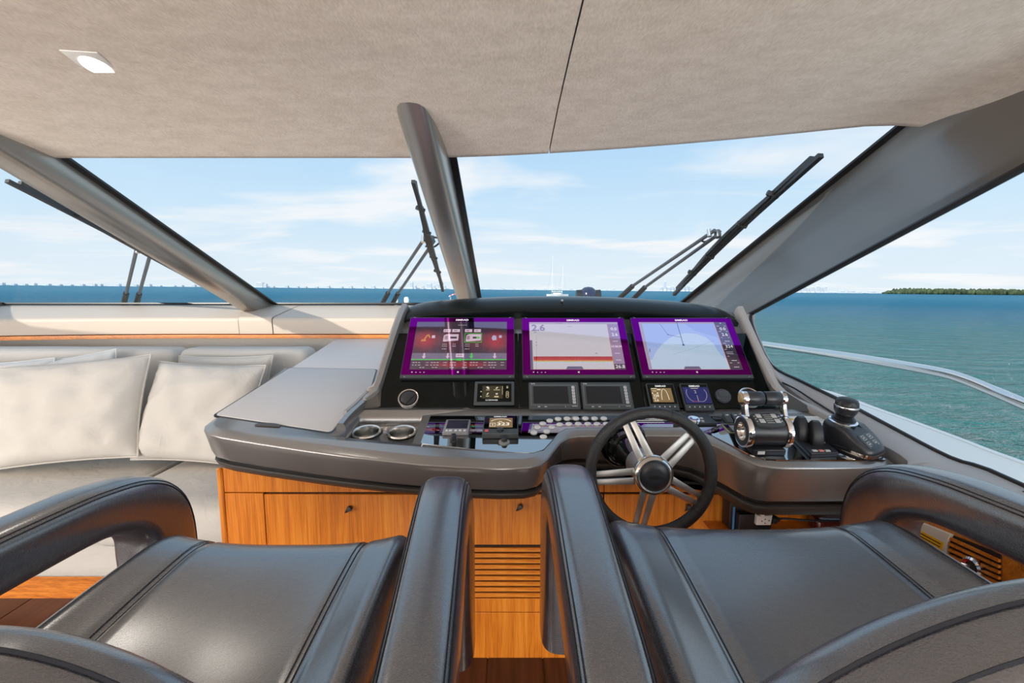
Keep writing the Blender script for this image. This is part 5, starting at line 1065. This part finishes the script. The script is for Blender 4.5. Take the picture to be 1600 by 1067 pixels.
for x in (-0.024, 0.008):
    for y in (-0.020, 0.004): quads('key_outline', FJp, [(x, x+0.016, y, y+0.0012), (x, x+0.016, y+0.015, y+0.0162), (x, x+0.0012, y, y+0.016), (x+0.0148, x+0.016, y, y+0.016), (x+0.005, x+0.011, y+0.006, y+0.010)], 0.0016, M['btn'], kp, kind='stuff')
FJk = FJ.at(-0.004, 0.048, 0.080)
lathe('collar', FJk, [(0.0, 0.0), (0.041, 0.0), (0.042, 0.004), (0.038, 0.007), (0.0, 0.007)], M['chrome'], tj, seg=36)
lathe('bellows', FJk, [(0.034, 0.006), (0.036, 0.010), (0.030, 0.013), (0.032, 0.016), (0.026, 0.019), (0.028, 0.022), (0.022, 0.026), (0, 0.026)], M['rubber'], tj, seg=30)
lathe('knob', FJk, [(0.018, 0.024), (0.027, 0.028), (0.034, 0.042), (0.036, 0.058), (0.0, 0.058)], M['satin'], tj, seg=32); lathe('knob_ring', FJk, [(0.036, 0.057), (0.0368, 0.060), (0.0355, 0.063), (0.02, 0.063), (0.02, 0.058)], M['chrome'], tj, seg=32, ring=True)
rings = []
for sc, h in ((1.0, 0.062), (1.0, 0.070), (0.86, 0.080), (0.6, 0.0845), (0.2, 0.086)): rings.append([FJk.W(0.0355*sc*(1-0.10*abs(math.cos(3*q))**6*(1 if h < 0.078 else 0.4))*math.cos(q), 0.0355*sc*(1-0.10*abs(math.cos(3*q))**6*(1 if h < 0.078 else 0.4))*math.sin(q), h) for q in [2*math.pi*i/48 for i in range(48)]])
loft('knob_cap', rings, M['rubber'], tj, smooth=40)
# cables on the sill
t = thing('cable', 'thin black cable lying along the grey sill', 'cable', PX(1330, 640, 1.27)); tube('cord', catmull([PX(1205, 590, 1.19), PX(1240, 606, 1.215), PX(1270, 625, 1.245), PX(1310, 650, 1.262), PX(1350, 676, 1.266), PX(1385, 698, 1.266), PX(1415, 724, 1.262)], 5), 0.0035, M['seal'], t)
t = thing('cable', 'black cord end at the right edge of the sill', 'cable', PX(1590, 778, 1.4)); tube('cord', catmull([PX(1572, 784, 1.37)+Vector((0, 0, 0.002)), PX(1590, 776, 1.41)+Vector((0, 0, 0.006)), PX(1606, 772, 1.43)+Vector((0, 0, 0.006)), PX(1640, 772, 1.44)], 5), 0.004, M['seal'], t)

# ================================================================ odds and ends below the worktop
def wy(px, py, y=1.66): return PY(px, py, y)
zsh = wy(1230, 822).z
shelf = mesh('cabinet_shelf', [(0.75, 1.56, zsh-0.02), (1.24, 1.56, zsh-0.02), (1.24, 1.699, zsh-0.02), (0.75, 1.699, zsh-0.02), (0.75, 1.56, zsh), (1.24, 1.56, zsh), (1.24, 1.699, zsh), (0.75, 1.699, zsh)], BOXF, M['wood'], smooth=0, label='narrow wooden shelf under the right end of the console', cat='shelf')
t = thing('power_socket', 'black power unit with white travel adapter under the console', 'power adapter', (wy(1170, 815).x, 1.63, zsh))
fr = Frame((0, 1.63, 0), (1, 0, 0), (0, 0, 1)); X = lambda px, py=805: PY(px, py, 1.61).x; Z = lambda py: PY(1180, py, 1.61).z
fpoly('case', fr, rrect(X(1144), X(1212), zsh+0.001, Z(783), 0.012), -0.06, 0.0, M['black'], t, bev=0.003); fbox('blue_edge', fr, X(1149), X(1152), zsh+0.002, Z(796), 0.0, 0.002, M['lightblue'], t)
fpoly('adapter_block', fr, rrect(X(1153), X(1184), zsh+0.001, Z(802), 0.004), 0.0, 0.03, M['black'], t, bev=0.003)
ad = fpoly('travel_adapter', fr, [(X(1176.5), Z(815)), (X(1199), Z(815)), (X(1201), Z(800)), (X(1190), Z(801)), (X(1183), Z(795)), (X(1181), Z(798)), (X(1184), Z(802)), (X(1177), Z(800))], 0.03, 0.045, M['wplastic'], t, bev=0.001)
for dx, dz in ((1190, 806), (1185, 809), (1196, 808), (1190, 812)): fbox('adapter_hole', fr, X(dx)-0.002, X(dx)+0.002, Z(dz)-0.002, Z(dz)+0.002, 0.0448, 0.0456, M['ink'], ad)
pth = catmull([(X(1201), 1.595, Z(808)), (X(1211), 1.595, Z(808)), (X(1222), 1.59, Z(806)), (X(1260), 1.57, Z(805)), (X(1310), 1.565, Z(804)), (X(1350), 1.565, Z(804))], 5); sweep('plug_cable', pth, circ(1.0, 10), M['rubber'], t, scale=[0.016 if i < 3 else max(0.004, 0.016-0.0025*(i-3)) for i in range(len(pth))])
t = thing('blue_box', 'flat royal blue box hanging under the console edge', 'box', wy(1240, 803, 1.62)); c0 = wy(1218, 795, 1.62); c1 = wy(1268, 803.5, 1.62)
fbox('carton', Frame((0, 1.62, 0), (1, 0, 0), (0, 0, 1)), c0.x, c1.x, c1.z, c0.z+0.03, -0.03, 0, M['blue'], t, bev=0.002); quads('carton_print', Frame((0, 1.62, 0), (1, 0, 0), (0, 0, 1)), [(c0.x+0.01, c1.x-0.04, c1.z+0.008+0.006*i, c1.z+0.0095+0.006*i) for i in range(3)], 0.0006, M['lightblue'], t, kind='stuff')
a_ = wy(1268, 818, 1.62); b_ = wy(1325, 806, 1.62)
rbox('snack_bag', (a_.x, 1.585, zsh+0.001), (b_.x, 1.66, b_.z+0.005), 0.02, M['darkwrap'], None, n=(14, 12, 10), wob=0.028, label='crumpled dark red clear wrapped bag on the shelf', cat='bag')

# starboard lining seen through the right armrest: ivory panel, yellow label, key with red float, wooden louvres
FR = Frame((1.129, 0, 0), (0, 1, 0), (0, 0, 1))     # its normal points to starboard; h < 0 is inboard
r_ = lambda *q: [(PX(x, y, 1.129).y, PX(x, y, 1.129).z) for x, y in q]
pn = thing('breaker_board', 'ivory switch panel on the starboard lining with a yellow label', 'panel', PX(1450, 860, 1.129))
fpoly('plate', FR, r_((1405, 800), (1405, 900), (1560, 960), (1560, 912), (1500, 884), (1484, 872), (1486, 846), (1492, 835)), -0.012, 0.0, M['ivory'], pn, bev=0.002)
fpoly('yellow_label', FR, r_((1428, 845), (1433, 822), (1482, 848), (1476, 872)), -0.0130, -0.0115, M['yellow'], pn)
rr = []
for i in range(5):
    p0, p1 = (1433+i*-0.8+1, 827+i*4.4-1), (1478-i*0.9, 850+i*4.4-0.5); q0, q1, q2, q3 = r_((p0[0], p0[1]), (p1[0]-(0 if i != 4 else 14), p1[1]-(0 if i != 4 else 7)), (p1[0]-0.4-(0 if i != 4 else 14), p1[1]+1.6-(0 if i != 4 else 7)), (p0[0]-0.4, p0[1]+1.6)); rr.append((q0, q1, q2, q3))
quads('label_print', FR, rr, -0.0133, M['ink'], pn, kind='stuff')
lv_ = None
for i in range(9):
    q = r_((1486, 838+i*9), (1565, 868+i*9+6), (1565, 872.5+i*9+6), (1486, 842.5+i*9)); fpoly('louvre', FR, q, -0.008, 0.0, M['woodx'], wr, smooth=0)
fpoly('louvre_backing', FR, r_((1486, 835), (1565, 865), (1565, 950), (1486, 920)), -0.002, 0.0005, M['darkgap'], wr, smooth=0)
t = thing('ignition_key', 'key in a chrome lock with a red float key ring', 'key', PX(1510, 890, 1.129)); k0 = PX(1521, 886, 1.12); fr = Frame(k0, (0, 1, 0), (0, 0, 1))
lathe('lock_ring', fr, [(0.014, 0.004), (0.014, -0.006), (0.019, -0.010), (0.024, -0.006), (0.024, 0.004)], M['chrome'], t, seg=26, ring=True); lathe('lock_barrel', fr, [(0, -0.004), (0.014, -0.004), (0.014, 0.004), (0, 0.004)], M['black'], t, seg=20)
p1 = PX(1500, 884, 1.095); mesh('key_blade', [k0+Vector((-0.003, 0, 0.006)), k0+Vector((-0.003, 0, -0.006)), p1+Vector((0, 0, -0.010)), p1+Vector((0, 0, 0.010)), k0+Vector((-0.008, 0, 0.006)), k0+Vector((-0.008, 0, -0.006)), p1+Vector((-0.005, 0, -0.010)), p1+Vector((-0.005, 0, 0.010))], BOXF, M['steel'], t, bev=0.001)
tube('split_ring', [p1+Vector((-0.003, 0.016*math.cos(q), -0.012+0.016*math.sin(q))) for q in [2*math.pi*i/18 for i in range(18)]], 0.0016, M['chrome'], t, closed=True, up=(1, 0, 0), seg=6)
f0 = PX(1486, 900, 1.095); f1 = PX(1503, 912, 1.09); sweep('float', catmull([f0, lerp(f0, f1, 0.5)+Vector((0, 0, 0.008)), f1], 6), superell(0.014, 0.02, 14, 2.5), M['red'], t, scale=[0.4, 0.7, 0.9, 1, 1, 1, 1, 1, 1, 1, 0.95, 0.85, 0.5]); tube('chain', [p1+Vector((-0.003, 0, -0.028)), f1+Vector((0, 0, 0.015))], 0.003, M['steel'], t)
for px, py in ((1512, 905), (1530, 908)): pass

# ================================================================ ceiling light
lp = [PZ(x, y, 0.610) for x, y in ((92, 79), (152, 83), (206, 127), (151, 124))]; lc = sum(lp, Vector())/4
t = thing('ceiling_light', 'white square recessed downlight in the headliner', 'ceiling light', lc)
mesh('frame', [v+Vector((0, 0, 0.03)) for v in lp]+[Vector(v) for v in lp], BOXF, M['wplastic'], t, bev=0.002)
ex = ((lp[1]-lp[0])+(lp[2]-lp[3]))/2; ey = ((lp[3]-lp[0])+(lp[2]-lp[1]))/2
vs = [lc+ex*0.36*math.cos(q)+ey*0.36*math.sin(q)+Vector((0, 0, -0.0015)) for q in [2*math.pi*i/28 for i in range(28)]]; mesh('lens', vs+[v+Vector((0, 0, 0.004)) for v in vs], [tuple(range(28)), tuple(range(28, 56))]+[(i, (i+1) % 28, 28+(i+1) % 28, 28+i) for i in range(28)], M['lamp'], t)
la = bpy.data.lights.new('downlight', 'SPOT'); la.energy = 2; la.spot_size = R(120); la.spot_blend = 0.6; la.shadow_soft_size = 0.04; la.color = (1, 0.93, 0.83)
lo_ = bpy.data.objects.new('downlight', la); C.objects.link(lo_); lo_.location = lc+Vector((0, 0, H-0.03))

# ================================================================ lift everything from eye-relative height to the cabin floor at zero
for o in bpy.data.objects:
    if o.parent is None and o.type in ('MESH', 'EMPTY'): o.location.z += H
